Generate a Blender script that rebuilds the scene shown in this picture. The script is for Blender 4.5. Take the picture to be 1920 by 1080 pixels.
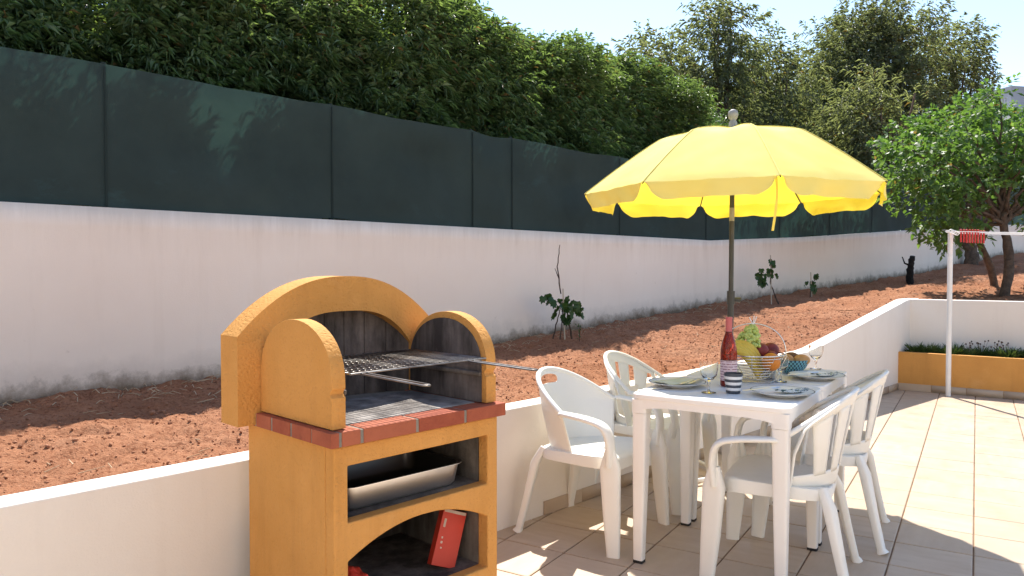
import bpy, bmesh, math, random
import numpy as np
from mathutils import Vector, Matrix, noise
from mathutils.geometry import tessellate_polygon

R = math.radians
PI = math.pi
scene = bpy.context.scene
for o in list(bpy.data.objects):
    bpy.data.objects.remove(o)
COL = scene.collection

# ------------------------------------------------------------------ camera, sky, sun, exposure
cam_d = bpy.data.cameras.new('camera')
cam = bpy.data.objects.new('camera', cam_d)
COL.objects.link(cam)
cam.location = (0, 0, 1.28)
cam.rotation_euler = (R(90 - 1.43), 0, 0)
cam_d.sensor_width = 36
cam_d.lens = 36 * 1400 / 1920
cam_d.clip_start = .05
cam_d.clip_end = 2000
scene.camera = cam

SUN_EL = R(54.2)
SUN_AZ = R(0)          # the sun stands straight ahead, behind the garden wall
world = bpy.data.worlds.new('World')
scene.world = world
world.use_nodes = True
wn = world.node_tree
wn.nodes.clear()
sky = wn.nodes.new('ShaderNodeTexSky')
sky.sky_type = 'NISHITA'
sky.sun_disc = False
sky.sun_elevation = SUN_EL
sky.sun_rotation = SUN_AZ
sky.altitude = 30
sky.air_density = 1.0
sky.dust_density = .3
sky.ozone_density = 1.0
bg = wn.nodes.new('ShaderNodeBackground')
bg.inputs['Strength'].default_value = .112
wo = wn.nodes.new('ShaderNodeOutputWorld')
wn.links.new(sky.outputs[0], bg.inputs[0])
wn.links.new(bg.outputs[0], wo.inputs[0])

sun_d = bpy.data.lights.new('sun', 'SUN')
sun_d.energy = 3.9
sun_d.angle = R(.55)
sun_d.color = (1.0, .945, .86)
sun = bpy.data.objects.new('sun', sun_d)
COL.objects.link(sun)
sdir = Vector((math.sin(SUN_AZ) * math.cos(SUN_EL), math.cos(SUN_AZ) * math.cos(SUN_EL), math.sin(SUN_EL)))
sun.rotation_euler = sdir.to_track_quat('Z', 'Y').to_euler()
sun.location = sdir * 30

vs = scene.view_settings
vs.view_transform = 'Standard'
vs.look = 'None'
vs.gamma = 1
vs.use_curve_mapping = False
vs.exposure = 1.30
scene.render.engine = 'CYCLES'
scene.cycles.max_bounces = 10
scene.cycles.diffuse_bounces = 5
scene.cycles.transmission_bounces = 10
scene.cycles.transparent_max_bounces = 12
scene.cycles.caustics_reflective = False
scene.cycles.caustics_refractive = False

# ------------------------------------------------------------------ helpers: naming
def tag(o, label=None, cat=None, group=None, kind=None):
    if label: o['label'] = label
    if cat: o['category'] = cat
    if group: o['group'] = group
    if kind: o['kind'] = kind
    return o

def empty(name, loc=(0, 0, 0), rz=0., label=None, cat=None, group=None):
    o = bpy.data.objects.new(name, None)
    COL.objects.link(o)
    o.location = loc
    o.rotation_euler = (0, 0, rz)
    o.empty_display_size = .05
    return tag(o, label, cat, group)

def copy_tree(o, parent=None):
    c = o.copy()
    COL.objects.link(c)
    c.parent = parent
    for ch in [x for x in bpy.data.objects if x.parent == o]:
        copy_tree(ch, c)
    return c

# ------------------------------------------------------------------ helpers: meshes
class MB:
    def __init__(s):
        s.v = []; s.f = []
    def add(s, vs_, fs):
        n = len(s.v)
        s.v += [tuple(p) for p in vs_]
        s.f += [tuple(i + n for i in q) for q in fs]
        return s
    def box(s, x0, x1, y0, y1, z0, z1):
        v = [(x, y, z) for z in (z0, z1) for y in (y0, y1) for x in (x0, x1)]
        return s.add(v, [(0, 2, 3, 1), (4, 5, 7, 6), (0, 1, 5, 4), (2, 6, 7, 3), (0, 4, 6, 2), (1, 3, 7, 5)])
    def sweep(s, path, secs, n=10, side=None, power=2.0, cap=True):
        """superellipse section (w,h) swept along path; w lies along `side`"""
        P = [Vector(p) for p in path]
        rings = []
        m = len(P)
        for i in range(m):
            a = P[max(0, i - 1)]; b = P[min(m - 1, i + 1)]
            t = (b - a).normalized()
            sd = Vector(side[i] if isinstance(side, list) else side) if side is not None else (
                Vector((0, 0, 1)).cross(t) if abs(t.z) < .95 else Vector((1, 0, 0)))
            sd = sd - t * sd.dot(t)
            sd.normalize()
            up = t.cross(sd)
            sc = secs[i] if isinstance(secs, list) else secs
            if not isinstance(sc, (tuple, list)): sc = (sc, sc)
            ring = []
            for k in range(n):
                an = 2 * PI * (k + .5) / n
                c, q = math.cos(an), math.sin(an)
                e = 2 / power
                cx = math.copysign(abs(c) ** e, c); cy = math.copysign(abs(q) ** e, q)
                ring.append(P[i] + sd * (cx * sc[0]) + up * (cy * sc[1]))
            rings.append(ring)
        v = [p for r_ in rings for p in r_]
        f = []
        for i in range(m - 1):
            for k in range(n):
                a = i * n + k; b = i * n + (k + 1) % n
                f.append((a, b, b + n, a + n))
        if cap:
            f.append(tuple(reversed(range(n))))
            f.append(tuple(range((m - 1) * n, m * n)))
        return s.add(v, f)
    def lathe(s, prof, n=24, c=(0, 0, 0), closed=False):
        v = []; f = []
        m = len(prof)
        for (r_, z) in prof:
            for k in range(n):
                a = 2 * PI * k / n
                v.append((c[0] + r_ * math.cos(a), c[1] + r_ * math.sin(a), c[2] + z))
        for i in range(m - 1 + (1 if closed else 0)):
            j = (i + 1) % m
            for k in range(n):
                a = i * n + k; b = i * n + (k + 1) % n
                a2 = j * n + k; b2 = j * n + (k + 1) % n
                f.append((a, b, b2, a2))
        return s.add(v, f)
    def prism(s, loops, frame, d0, d1):
        """loops: outer 2-D loop and hole loops; frame(a,b,d)->xyz; extruded from d0 to d1"""
        vv = [[Vector((p[0], p[1], 0)) for p in l] for l in loops]
        tris = tessellate_polygon(vv)
        flat = [p for l in loops for p in l]
        n = len(flat)
        v = [frame(p[0], p[1], d0) for p in flat] + [frame(p[0], p[1], d1) for p in flat]
        f = [tuple(t) for t in tris] + [tuple(i + n for i in reversed(t)) for t in tris]
        k = 0
        for l in loops:
            m = len(l)
            for i in range(m):
                a = k + i; b = k + (i + 1) % m
                f.append((a, b, b + n, a + n))
            k += m
        return s.add(v, f)
    def grid(s, fn, nu, nv):
        v = [fn(i / nu, j / nv) for j in range(nv + 1) for i in range(nu + 1)]
        f = [(j * (nu + 1) + i, j * (nu + 1) + i + 1, (j + 1) * (nu + 1) + i + 1, (j + 1) * (nu + 1) + i)
             for j in range(nv) for i in range(nu)]
        return s.add(v, f)
    def ball(s, c, r_, n=10, m=7, sq=(1, 1, 1)):
        v = []
        f = []
        for j in range(m + 1):
            t = PI * j / m
            for k in range(n):
                a = 2 * PI * k / n
                v.append((c[0] + r_ * sq[0] * math.sin(t) * math.cos(a), c[1] + r_ * sq[1] * math.sin(t) * math.sin(a), c[2] + r_ * sq[2] * math.cos(t)))
        for j in range(m):
            for k in range(n):
                f.append((j * n + k, (j + 1) * n + k, (j + 1) * n + (k + 1) % n, j * n + (k + 1) % n))
        return s.add(v, f)
    def xf(s, M, start=0):
        s.v[start:] = [tuple(M @ Vector(p)) for p in s.v[start:]]
        return s
    def mesh(s, name):
        me = bpy.data.meshes.new(name)
        me.from_pydata(s.v, [], s.f)
        bm = bmesh.new(); bm.from_mesh(me)
        bmesh.ops.remove_doubles(bm, verts=bm.verts, dist=1e-5)
        bmesh.ops.recalc_face_normals(bm, faces=bm.faces)
        bm.to_mesh(me); bm.free()
        return me
    def build(s, name, mat, parent=None, smooth=None, bevel=0, seg=2, solid=0, sub=0):
        me = s.mesh(name)
        o = bpy.data.objects.new(name, me)
        COL.objects.link(o)
        o.parent = parent
        me.materials.append(mat)
        if smooth is not None:
            me.polygons.foreach_set('use_smooth', [True] * len(me.polygons))
            if smooth < 180:
                me.set_sharp_from_angle(angle=R(smooth))
        if solid:
            m = o.modifiers.new('solid', 'SOLIDIFY'); m.thickness = solid; m.offset = 0
        if sub:
            m = o.modifiers.new('sub', 'SUBSURF'); m.levels = sub; m.render_levels = sub
        if bevel:
            m = o.modifiers.new('bevel', 'BEVEL'); m.width = bevel; m.segments = seg; m.limit_method = 'ANGLE'; m.angle_limit = R(35)
            me.polygons.foreach_set('use_smooth', [True] * len(me.polygons))
            m2 = o.modifiers.new('wn', 'WEIGHTED_NORMAL'); m2.keep_sharp = True
        return o

def np_obj(name, V, F, mat, parent=None, smooth=False):
    """V (n,3), F (m,3) numpy -> mesh object"""
    me = bpy.data.meshes.new(name)
    V = np.ascontiguousarray(V, dtype=np.float32); F = np.ascontiguousarray(F, dtype=np.int32)
    me.vertices.add(len(V)); me.vertices.foreach_set('co', V.ravel())
    k = F.shape[1]
    me.loops.add(F.size); me.loops.foreach_set('vertex_index', F.ravel())
    me.polygons.add(len(F)); me.polygons.foreach_set('loop_start', np.arange(0, F.size, k, dtype=np.int32))
    me.polygons.foreach_set('loop_total', np.full(len(F), k, dtype=np.int32))
    if smooth: me.polygons.foreach_set('use_smooth', np.ones(len(F), dtype=bool))
    me.update(calc_edges=True); me.validate()
    me.materials.append(mat)
    o = bpy.data.objects.new(name, me)
    COL.objects.link(o)
    o.parent = parent
    return o

# ------------------------------------------------------------------ helpers: materials
class NT:
    def __init__(s, name):
        s.m = bpy.data.materials.new(name)
        s.m.use_nodes = True
        s.t = s.m.node_tree
        s.b = s.t.nodes['Principled BSDF']
        s.out = s.t.nodes['Material Output']
        s.tc = s.t.nodes.new('ShaderNodeTexCoord')
    def n(s, ty, **kw):
        o = s.t.nodes.new(ty)
        for k, v in kw.items(): setattr(o, k, v)
        return o
    def l(s, a, b): s.t.links.new(a, b)
    def noise(s, scale, detail=4, rough=.55, coord='Object', vec=None, stretch=None):
        n = s.n('ShaderNodeTexNoise')
        n.inputs['Scale'].default_value = scale; n.inputs['Detail'].default_value = detail; n.inputs['Roughness'].default_value = rough
        src = vec if vec is not None else s.tc.outputs[coord]
        if stretch:
            mp = s.n('ShaderNodeMapping'); mp.inputs['Scale'].default_value = stretch
            s.l(src, mp.inputs[0]); src = mp.outputs[0]
        s.l(src, n.inputs['Vector'])
        return n.outputs['Fac']
    def ramp(s, fac, stops, interp='LINEAR'):
        r_ = s.n('ShaderNodeValToRGB')
        r_.color_ramp.interpolation = interp
        e = r_.color_ramp.elements
        while len(e) > 1: e.remove(e[-1])
        for i, (p, c) in enumerate(stops):
            if not isinstance(c, (tuple, list)): c = (c, c, c)
            x = e[0] if i == 0 else e.new(p)
            x.position = p; x.color = (*c, 1)
        s.l(fac, r_.inputs[0])
        return r_.outputs[0]
    def mix(s, fac, a, b, mode='MIX'):
        m = s.n('ShaderNodeMix', data_type='RGBA', blend_type=mode)
        for sock, v in ((m.inputs[0], fac), (m.inputs[6], a), (m.inputs[7], b)):
            if isinstance(v, (int, float)): sock.default_value = v
            elif isinstance(v, (tuple, list)): sock.default_value = (*v, 1)
            else: s.l(v, sock)
        return m.outputs[2]
    def math(s, op, a, b=0., clamp=False):
        m = s.n('ShaderNodeMath', operation=op); m.use_clamp = clamp
        for sock, v in ((m.inputs[0], a), (m.inputs[1], b)):
            if isinstance(v, (int, float)): sock.default_value = v
            else: s.l(v, sock)
        return m.outputs[0]
    def sep(s, coord='Object'):
        x = s.n('ShaderNodeSeparateXYZ'); s.l(s.tc.outputs[coord], x.inputs[0])
        return x.outputs
    def rand(s):
        return s.n('ShaderNodeObjectInfo').outputs['Random']
    def bump(s, h, strength=.3, dist=.01):
        b = s.n('ShaderNodeBump'); b.inputs['Strength'].default_value = strength; b.inputs['Distance'].default_value = dist
        s.l(h, b.inputs['Height']); s.l(b.outputs[0], s.b.inputs['Normal'])
        return b.outputs[0]
    def col(s, c):
        if isinstance(c, (tuple, list)): s.b.inputs['Base Color'].default_value = (*c, 1)
        else: s.l(c, s.b.inputs['Base Color'])
        return s
    def set(s, rough=.5, metal=0, spec=.5, trans=0, ior=1.45, sss=0):
        i = s.b.inputs
        i['Roughness'].default_value = rough; i['Metallic'].default_value = metal
        i['Specular IOR Level'].default_value = spec; i['Transmission Weight'].default_value = trans; i['IOR'].default_value = ior
        return s

def simple(name, c1, c2=None, rough=.5, scale=8, bump=.0, bscale=60, metal=0, spec=.5, dist=.004):
    t = NT(name).set(rough, metal, spec)
    if c2 is None: c2 = tuple(min(1, x * .85) for x in c1)
    t.col(t.ramp(t.noise(scale, 4), [(.35, c2), (.65, c1)]))
    if bump: t.bump(t.noise(bscale, 3), bump, dist)
    return t.m

def m_whitewall(name, c1, c2, dirt, base_dirt=None):
    t = NT(name).set(.85, 0, .2)
    big = t.noise(.9, 5, .6)
    c = t.ramp(big, [(.3, c2), (.7, c1)])
    streak = t.noise(1.0, 5, .7, stretch=(4.5, 4.5, .45))
    c = t.mix(t.ramp(streak, [(.54, 0.), (.82, .18)]), c, dirt)
    spots = t.noise(14, 3, .6)
    c = t.mix(t.ramp(spots, [(.72, 0.), (.8, .35)]), c, dirt)
    if base_dirt:
        # splash dirt: height above the soil line stored per vertex in attribute 'above'
        at = t.n('ShaderNodeAttribute', attribute_name='above')
        h = t.math('ADD', at.outputs['Fac'], t.math('MULTIPLY', t.math('SUBTRACT', t.noise(5.5, 7, .75), .5), .26))
        c = t.mix(t.ramp(h, [(.0, .95), (.06, .6), (.11, .16), (.22, 0.)]), c, base_dirt)
        top = t.n('ShaderNodeAttribute', attribute_name='below')
        h2 = t.math('ADD', top.outputs['Fac'], t.math('MULTIPLY', t.math('SUBTRACT', t.noise(1., 6, .75, stretch=(7, 7, .6)), .5), .5))
        c = t.mix(t.ramp(h2, [(-.0, .5), (.12, .16), (.3, 0.)]), c, dirt)
    t.col(c)
    t.bump(t.math('ADD', t.noise(140, 2), t.math('MULTIPLY', t.noise(9, 3), 1.2)), .25, .004)
    return t.m

def m_leaf(name, c1, c2, c3, trans=.45, rough=.4, spec=.5):
    t = NT(name).set(rough, 0, spec)
    gi = t.n('ShaderNodeNewGeometry')
    c = t.ramp(gi.outputs['Random Per Island'], [(0., c1), (.55, c2), (1., c3)])
    big = t.noise(1.7, 3)
    c = t.mix(t.ramp(big, [(.35, .0), (.65, .45)]), c, c3)
    c = t.mix(t.ramp(t.rand(), [(0., 0.), (1., .18)]), c, c1)
    dead = t.n('ShaderNodeMath', operation='FRACT')
    t.l(t.math('MULTIPLY', gi.outputs['Random Per Island'], 91.7), dead.inputs[0])
    c = t.mix(t.math('GREATER_THAN', dead.outputs[0], .975), c, (.20, .13, .06))
    t.col(c)
    tr = t.n('ShaderNodeBsdfTranslucent')
    t.l(t.mix(1., c, (1.25, 1.35, .55), 'MULTIPLY'), tr.inputs[0])
    ms = t.n('ShaderNodeMixShader'); ms.inputs[0].default_value = trans
    t.l(t.b.outputs[0], ms.inputs[1]); t.l(tr.outputs[0], ms.inputs[2]); t.l(ms.outputs[0], t.out.inputs[0])
    return t.m

M = {}
M['wall_tall'] = m_whitewall('painted_render_garden_wall', (.90, .80, .69), (.865, .75, .635), (.58, .46, .35), (.17, .12, .075))
M['wall_low'] = m_whitewall('painted_render_terrace_wall', (.84, .79, .72), (.77, .70, .62), (.52, .43, .33))
M['grout'] = simple('tile_grout', (.27, .165, .095), (.15, .09, .05), .9, 6)

def m_tile():
    t = NT('beige_floor_tile').set(.42, 0, .4)
    rnd = t.rand()
    ve = t.n('ShaderNodeVectorMath', operation='ADD')
    t.l(t.tc.outputs['Object'], ve.inputs[0]); cmb = t.n('ShaderNodeCombineXYZ')
    t.l(t.math('MULTIPLY', rnd, 37.), cmb.inputs[0]); t.l(t.math('MULTIPLY', rnd, 11.), cmb.inputs[1]); t.l(cmb.outputs[0], ve.inputs[1])
    n1 = t.noise(7, 5, .6, vec=ve.outputs[0], stretch=(.5, 2.2, 1))
    c = t.ramp(n1, [(.3, (.46, .345, .245)), (.7, (.56, .44, .325))])
    c = t.mix(t.ramp(rnd, [(0, 0.), (1, .8)]), c, (.44, .34, .245))
    sp = t.noise(60, 2, .5, vec=ve.outputs[0])
    c = t.mix(t.ramp(sp, [(.66, 0.), (.78, .25)]), c, (.42, .3, .2))
    t.col(c)
    t.l(t.ramp(t.noise(5, 4, .6, vec=ve.outputs[0]), [(.3, .34), (.7, .6)]), t.b.inputs['Roughness'])
    t.bump(n1, .08, .004)
    return t.m
M['tile'] = m_tile()

def m_orange(name, c1, c2):
    t = NT(name).set(.8, 0, .25)
    c = t.ramp(t.noise(3.5, 5, .6), [(.3, c2), (.7, c1)])
    c = t.mix(t.ramp(t.noise(1.1, 5, .7, stretch=(5, 5, .6)), [(.52, 0.), (.80, .42)]), c, (.36, .16, .045))
    c = t.mix(t.ramp(t.noise(2.2, 6, .7), [(.60, 0.), (.74, .30)]), c, (.74, .42, .17))
    c = t.mix(t.ramp(t.noise(9, 5, .75), [(.68, 0.), (.76, .5)]), c, (.30, .15, .06))
    pit = t.n('ShaderNodeTexVoronoi'); pit.inputs['Scale'].default_value = 75
    t.l(t.tc.outputs['Object'], pit.inputs['Vector'])
    g = t.ramp(pit.outputs['Distance'], [(.05, 0.), (.5, 1.)])
    c = t.mix(t.ramp(pit.outputs['Distance'], [(.03, .35), (.16, 0.)]), c, (.25, .11, .02))
    t.col(c)
    h = t.math('ADD', t.math('MULTIPLY', g, .5), t.noise(110, 3))
    t.bump(h, .55, .006)
    return t.m
M['orange'] = m_orange('rough_orange_render', (.66, .325, .092), (.58, .275, .068))
M['orange_planter'] = m_orange('planter_orange_render', (.62, .31, .085), (.55, .265, .07))

def m_concrete(name, c1, c2, soot, amount):
    t = NT(name).set(.9, 0, .2)
    c = t.ramp(t.noise(12, 5, .65), [(.3, c2), (.7, c1)])
    s = t.noise(2.6, 5, .65, stretch=(3.5, 3.5, .8))
    c = t.mix(t.ramp(s, [(.4, amount), (.72, .1 * amount)]), c, soot)
    t.col(c)
    t.bump(t.noise(90, 4), .5, .005)
    return t.m
M['concrete'] = m_concrete('barbecue_grey_concrete', (.30, .26, .22), (.20, .17, .145), (.03, .026, .024), .75)
M['soot'] = m_concrete('sooty_firebrick', (.29, .245, .22), (.18, .15, .135), (.032, .027, .025), .9)
M['hearth'] = m_concrete('ash_grey_hearth', (.50, .46, .42), (.36, .32, .29), (.07, .06, .055), .8)
M['mortar'] = simple('grey_mortar', (.30, .27, .22), (.20, .18, .15), .95, 20, .4, 120)
def m_brick():
    t = NT('red_brick').set(.8, 0, .25)
    c = t.ramp(t.noise(14, 5, .65), [(.3, (.27, .062, .034)), (.7, (.38, .10, .05))])
    c = t.mix(t.ramp(t.rand(), [(0, 0.), (1, .55)]), c, (.44, .15, .08))
    c = t.mix(t.ramp(t.noise(30, 4, .7), [(.62, 0.), (.75, .5)]), c, (.14, .05, .035))
    t.col(c); t.bump(t.noise(130, 4), .5, .004)
    return t.m
M['brick'] = m_brick()
M['soil_planter'] = simple('dark_planter_soil', (.12, .065, .04), (.06, .035, .02), .95, 14, .8, 40, dist=.02)

def m_soil():
    t = NT('red_clay_soil').set(.95, 0, .1)
    big = t.noise(1.1, 6, .65)
    c = t.ramp(big, [(.3, (.30, .130, .068)), (.55, (.40, .190, .105)), (.75, (.47, .25, .15))])
    fine = t.noise(38, 5, .75)
    c = t.mix(t.ramp(fine, [(.36, .75), (.52, 0.)]), c, (.17, .055, .025))
    c = t.mix(t.ramp(t.noise(70, 3, .6), [(.62, 0.), (.74, .6)]), c, (.56, .30, .19))
    t.col(c)
    t.bump(t.math('ADD', fine, t.math('MULTIPLY', t.noise(120, 3, .7), .6)), .9, .02)
    return t.m
M['soil'] = m_soil()
M['clod'] = simple('soil_clods', (.42, .205, .115), (.30, .13, .07), .95, 5, .8, 90, dist=.01)
M['straw'] = simple('dry_straw', (.55, .42, .28), (.35, .25, .15), .8, 10)
M['earth'] = simple('dry_earth', (.24, .15, .08), (.16, .11, .05), .95, .6, .5, 20)
M['net'] = None
def m_net():
    t = NT('dark_green_shade_net').set(.75, 0, .15)
    c = t.ramp(t.noise(1.6, 5, .65), [(.3, (.032, .047, .043)), (.72, (.046, .066, .060))])
    c = t.mix(t.ramp(t.noise(.8, 6, .75, stretch=(1.6, 1.6, 3.)), [(.60, 0.), (.72, .35)]), c, (.06, .12, .12))
    w = t.n('ShaderNodeTexWave'); w.inputs['Scale'].default_value = 55; w.bands_direction = 'Z'
    t.l(t.tc.outputs['Object'], w.inputs['Vector'])
    t.col(c)
    t.bump(t.math('ADD', t.math('MULTIPLY', w.outputs['Fac'], .3), t.noise(180, 2)), .35, .003)
    tr = t.n('ShaderNodeBsdfTranslucent'); t.l(t.mix(1., c, (1.1, 2.2, 2.0), 'MULTIPLY'), tr.inputs[0])
    ms = t.n('ShaderNodeMixShader'); ms.inputs[0].default_value = .17
    t.l(t.b.outputs[0], ms.inputs[1]); t.l(tr.outputs[0], ms.inputs[2]); t.l(ms.outputs[0], t.out.inputs[0])
    return t.m
M['net'] = m_net()
M['post'] = simple('dark_green_post', (.026, .038, .035), None, .8, spec=.1)
def m_plastic(name, c1, c2, dirt):
    t = NT(name).set(.4, 0, .45)
    c = t.ramp(t.noise(3, 4), [(.3, c2), (.7, c1)])
    c = t.mix(t.ramp(t.noise(11, 6, .75), [(.6, 0.), (.78, .35)]), c, dirt)
    t.col(c)
    t.l(t.ramp(t.noise(16, 4, .6), [(.3, .32), (.7, .55)]), t.b.inputs['Roughness'])
    t.bump(t.noise(220, 2), .08, .003)
    return t.m
M['plastic'] = m_plastic('white_plastic', (.84, .835, .79), (.79, .775, .72), (.62, .57, .48))
M['plastic_table'] = m_plastic('white_table_plastic', (.86, .84, .81), (.81, .785, .745), (.66, .60, .53))
M['rubber'] = simple('black_rubber', (.02, .02, .02), None, .7)
M['steel'] = NT('brushed_steel').set(.38, 1).col((.86, .85, .83)).m
M['wire'] = NT('chromed_wire').set(.25, 1).col((.66, .65, .63)).m
M['grill'] = simple('smoked_grill_wire', (.42, .40, .37), (.14, .12, .11), .38, 7, metal=1)
M['pole'] = simple('grey_painted_pole', (.055, .055, .052), (.04, .04, .038), .4)
M['finial'] = simple('grey_plastic_ball', (.33, .32, .30), (.26, .25, .24), .6, 30)
M['white_metal'] = simple('white_enamel', (.84, .83, .80), (.78, .76, .72), .35, 6)

def m_cloth():
    t = NT('yellow_parasol_cloth').set(.8, 0, .15)
    c = t.ramp(t.noise(4, 4), [(.3, (.90, .83, .27)), (.7, (.93, .87, .34))])
    t.col(c)
    t.bump(t.math('ADD', t.noise(500, 2), t.math('MULTIPLY', t.noise(11, 3), 1.5)), .15, .004)
    tr = t.n('ShaderNodeBsdfTranslucent'); tr.inputs[0].default_value = (.95, .72, .01, 1)
    ms = t.n('ShaderNodeMixShader'); ms.inputs[0].default_value = .34
    t.l(t.b.outputs[0], ms.inputs[1]); t.l(tr.outputs[0], ms.inputs[2]); t.l(ms.outputs[0], t.out.inputs[0])
    return t.m
M['cloth'] = m_cloth()
M['seam'] = simple('parasol_seam', (.84, .73, .18), (.78, .66, .14), .8, 20)
M['cup_dark'] = simple('slate_glaze', (.055, .065, .085), (.045, .055, .07), .35)
M['cup_light'] = simple('white_glaze', (.82, .81, .80), None, .3)
M['bark'] = simple('tree_bark', (.16, .105, .07), (.075, .05, .035), .9, 14, .9, 40, dist=.02)
M['bark_dark'] = simple('charred_bark', (.018, .015, .014), (.008, .007, .007), .95, 14, .9, 40, dist=.02)
M['stem'] = simple('vine_stem', (.10, .06, .04), (.055, .035, .025), .9, 20, .6, 60)
M['stake'] = simple('pale_cane_stake', (.55, .47, .36), (.40, .33, .24), .8, 20)
M['leaf_hedge'] = m_leaf('hedge_leaf', (.060, .096, .046), (.120, .180, .080), (.195, .260, .125), .50, .38)
M['leaf_bush'] = m_leaf('bush_leaf', (.035, .072, .026), (.075, .135, .048), (.13, .20, .075), .42, .4)
M['leaf_far'] = m_leaf('olive_grey_leaf', (.105, .116, .080), (.18, .195, .138), (.255, .27, .20), .54, .45)
M['leaf_yard'] = m_leaf('fruit_tree_leaf', (.055, .112, .034), (.105, .190, .055), (.175, .27, .09), .48, .5)
M['leaf_vine'] = m_leaf('vine_leaf', (.020, .055, .018), (.035, .085, .025), (.06, .12, .03), .3, .45)
M['leaf_planter'] = m_leaf('planter_grass_leaf', (.04, .08, .025), (.075, .13, .04), (.12, .17, .07), .35, .5)

# ------------------------------------------------------------------ the lie of the land
D = Vector((.697, .717, 0)); N = Vector((-.717, .697, 0))      # along the terrace wall / away from the camera
O0 = Vector((0, 3.88, 0))                                        # back edge of the terrace wall top, u = 0
BEND = Vector((2.70, 10.18, 0)); D2 = Vector((.743, .669, 0)); N2 = Vector((-.669, .743, 0))
T0 = Vector((-3.0, 4.34, 0))
ZP = [(-30, .48), (-.4, .50), (2.32, .565), (6.43, .78), (14.2, 1.20), (19.2, 1.62), (26, 1.9), (200, 2.2)]
def wall_top(u): return float(np.interp(u, [3.45, 3.62, 6.0, 6.12], [.588, .602, .94, .952]))
def zs(u): return float(np.interp(u, [a for a, b in ZP], [b for a, b in ZP]))
def up_of(x, y):
    d = Vector((x, y, 0)) - O0
    return d.dot(D), d.dot(N)
def soil_z(x, y):
    u, p = up_of(x, y)
    z = zs(u)
    if p < .7 and u < 6.3:
        edge = min(z + .05, wall_top(u) - .03)
        f = max(p, 0) / .7
        z = edge + (z - edge) * f * f * (3 - 2 * f)
    return z
def soil_rough(x, y):
    q = Vector((x, y, 0))
    a = noise.fractal(q * 1.3, 1.0, 2.0, 3) * .035
    b = (abs(noise.noise(q * 4.6)) - .25) * .045
    c = noise.noise(q * 11 + Vector((7, 3, 1))) * .020
    d = noise.noise(q * 24) * .013 + noise.noise(q * 47) * .007
    return a + b + c + d

# ground sheet reaching the horizon
def ground():
    xs = np.concatenate([np.linspace(-600, -30, 12), np.linspace(-28, 40, 69), np.linspace(45, 600, 12)])
    ys = np.concatenate([np.linspace(-600, -20, 10), np.linspace(-18, 50, 69), np.linspace(55, 900, 14)])
    V = []
    for y in ys:
        for x in xs:
            u, p = up_of(x, y)
            z = -.09
            if p > 2.7: z = zs(u) * min(1, (p - 2.7) / .9) - .02
            V.append((x, y, z))
    nx = len(xs)
    F = [(j * nx + i, j * nx + i + 1, (j + 1) * nx + i + 1, (j + 1) * nx + i) for j in range(len(ys) - 1) for i in range(nx - 1)]
    o = np_obj('ground', np.array(V), np.array(F), M['earth'], smooth=True)
    tag(o, kind='structure')
ground()

def soil_patch(V, F, u0, u1, p0, p1, du, dp, amp=1.):
    nu = max(2, int((u1 - u0) / du)); npp = max(2, int((p1 - p0) / dp))
    base = len(V)
    for j in range(npp + 1):
        for i in range(nu + 1):
            u = u0 + (u1 - u0) * i / nu; p = p0 + (p1 - p0) * j / npp
            q = O0 + D * u + N * p
            e = min(1, max(0, (p + .0) / .06)) if u < 6.2 else 1
            z = soil_z(q.x, q.y) + soil_rough(q.x, q.y) * amp * (.25 + .75 * e)
            V.append((q.x, q.y, z))
    for j in range(npp):
        for i in range(nu):
            a = base + j * (nu + 1) + i
            F.append((a, a + 1, a + nu + 2, a + nu + 1))
V = []; F = []
soil_patch(V, F, -3.2, 6.35, -.02, 2.56, .021, .021)
soil_patch(V, F, 6.35, 17.0, -5.5, 2.9, .05, .05, 1.3)
soil_patch(V, F, 17.0, 34, -9, 4, .25, .25, 1.3)
tag(np_obj('garden_soil', np.array(V), np.array(F), M['soil'], smooth=True), kind='structure')

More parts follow.
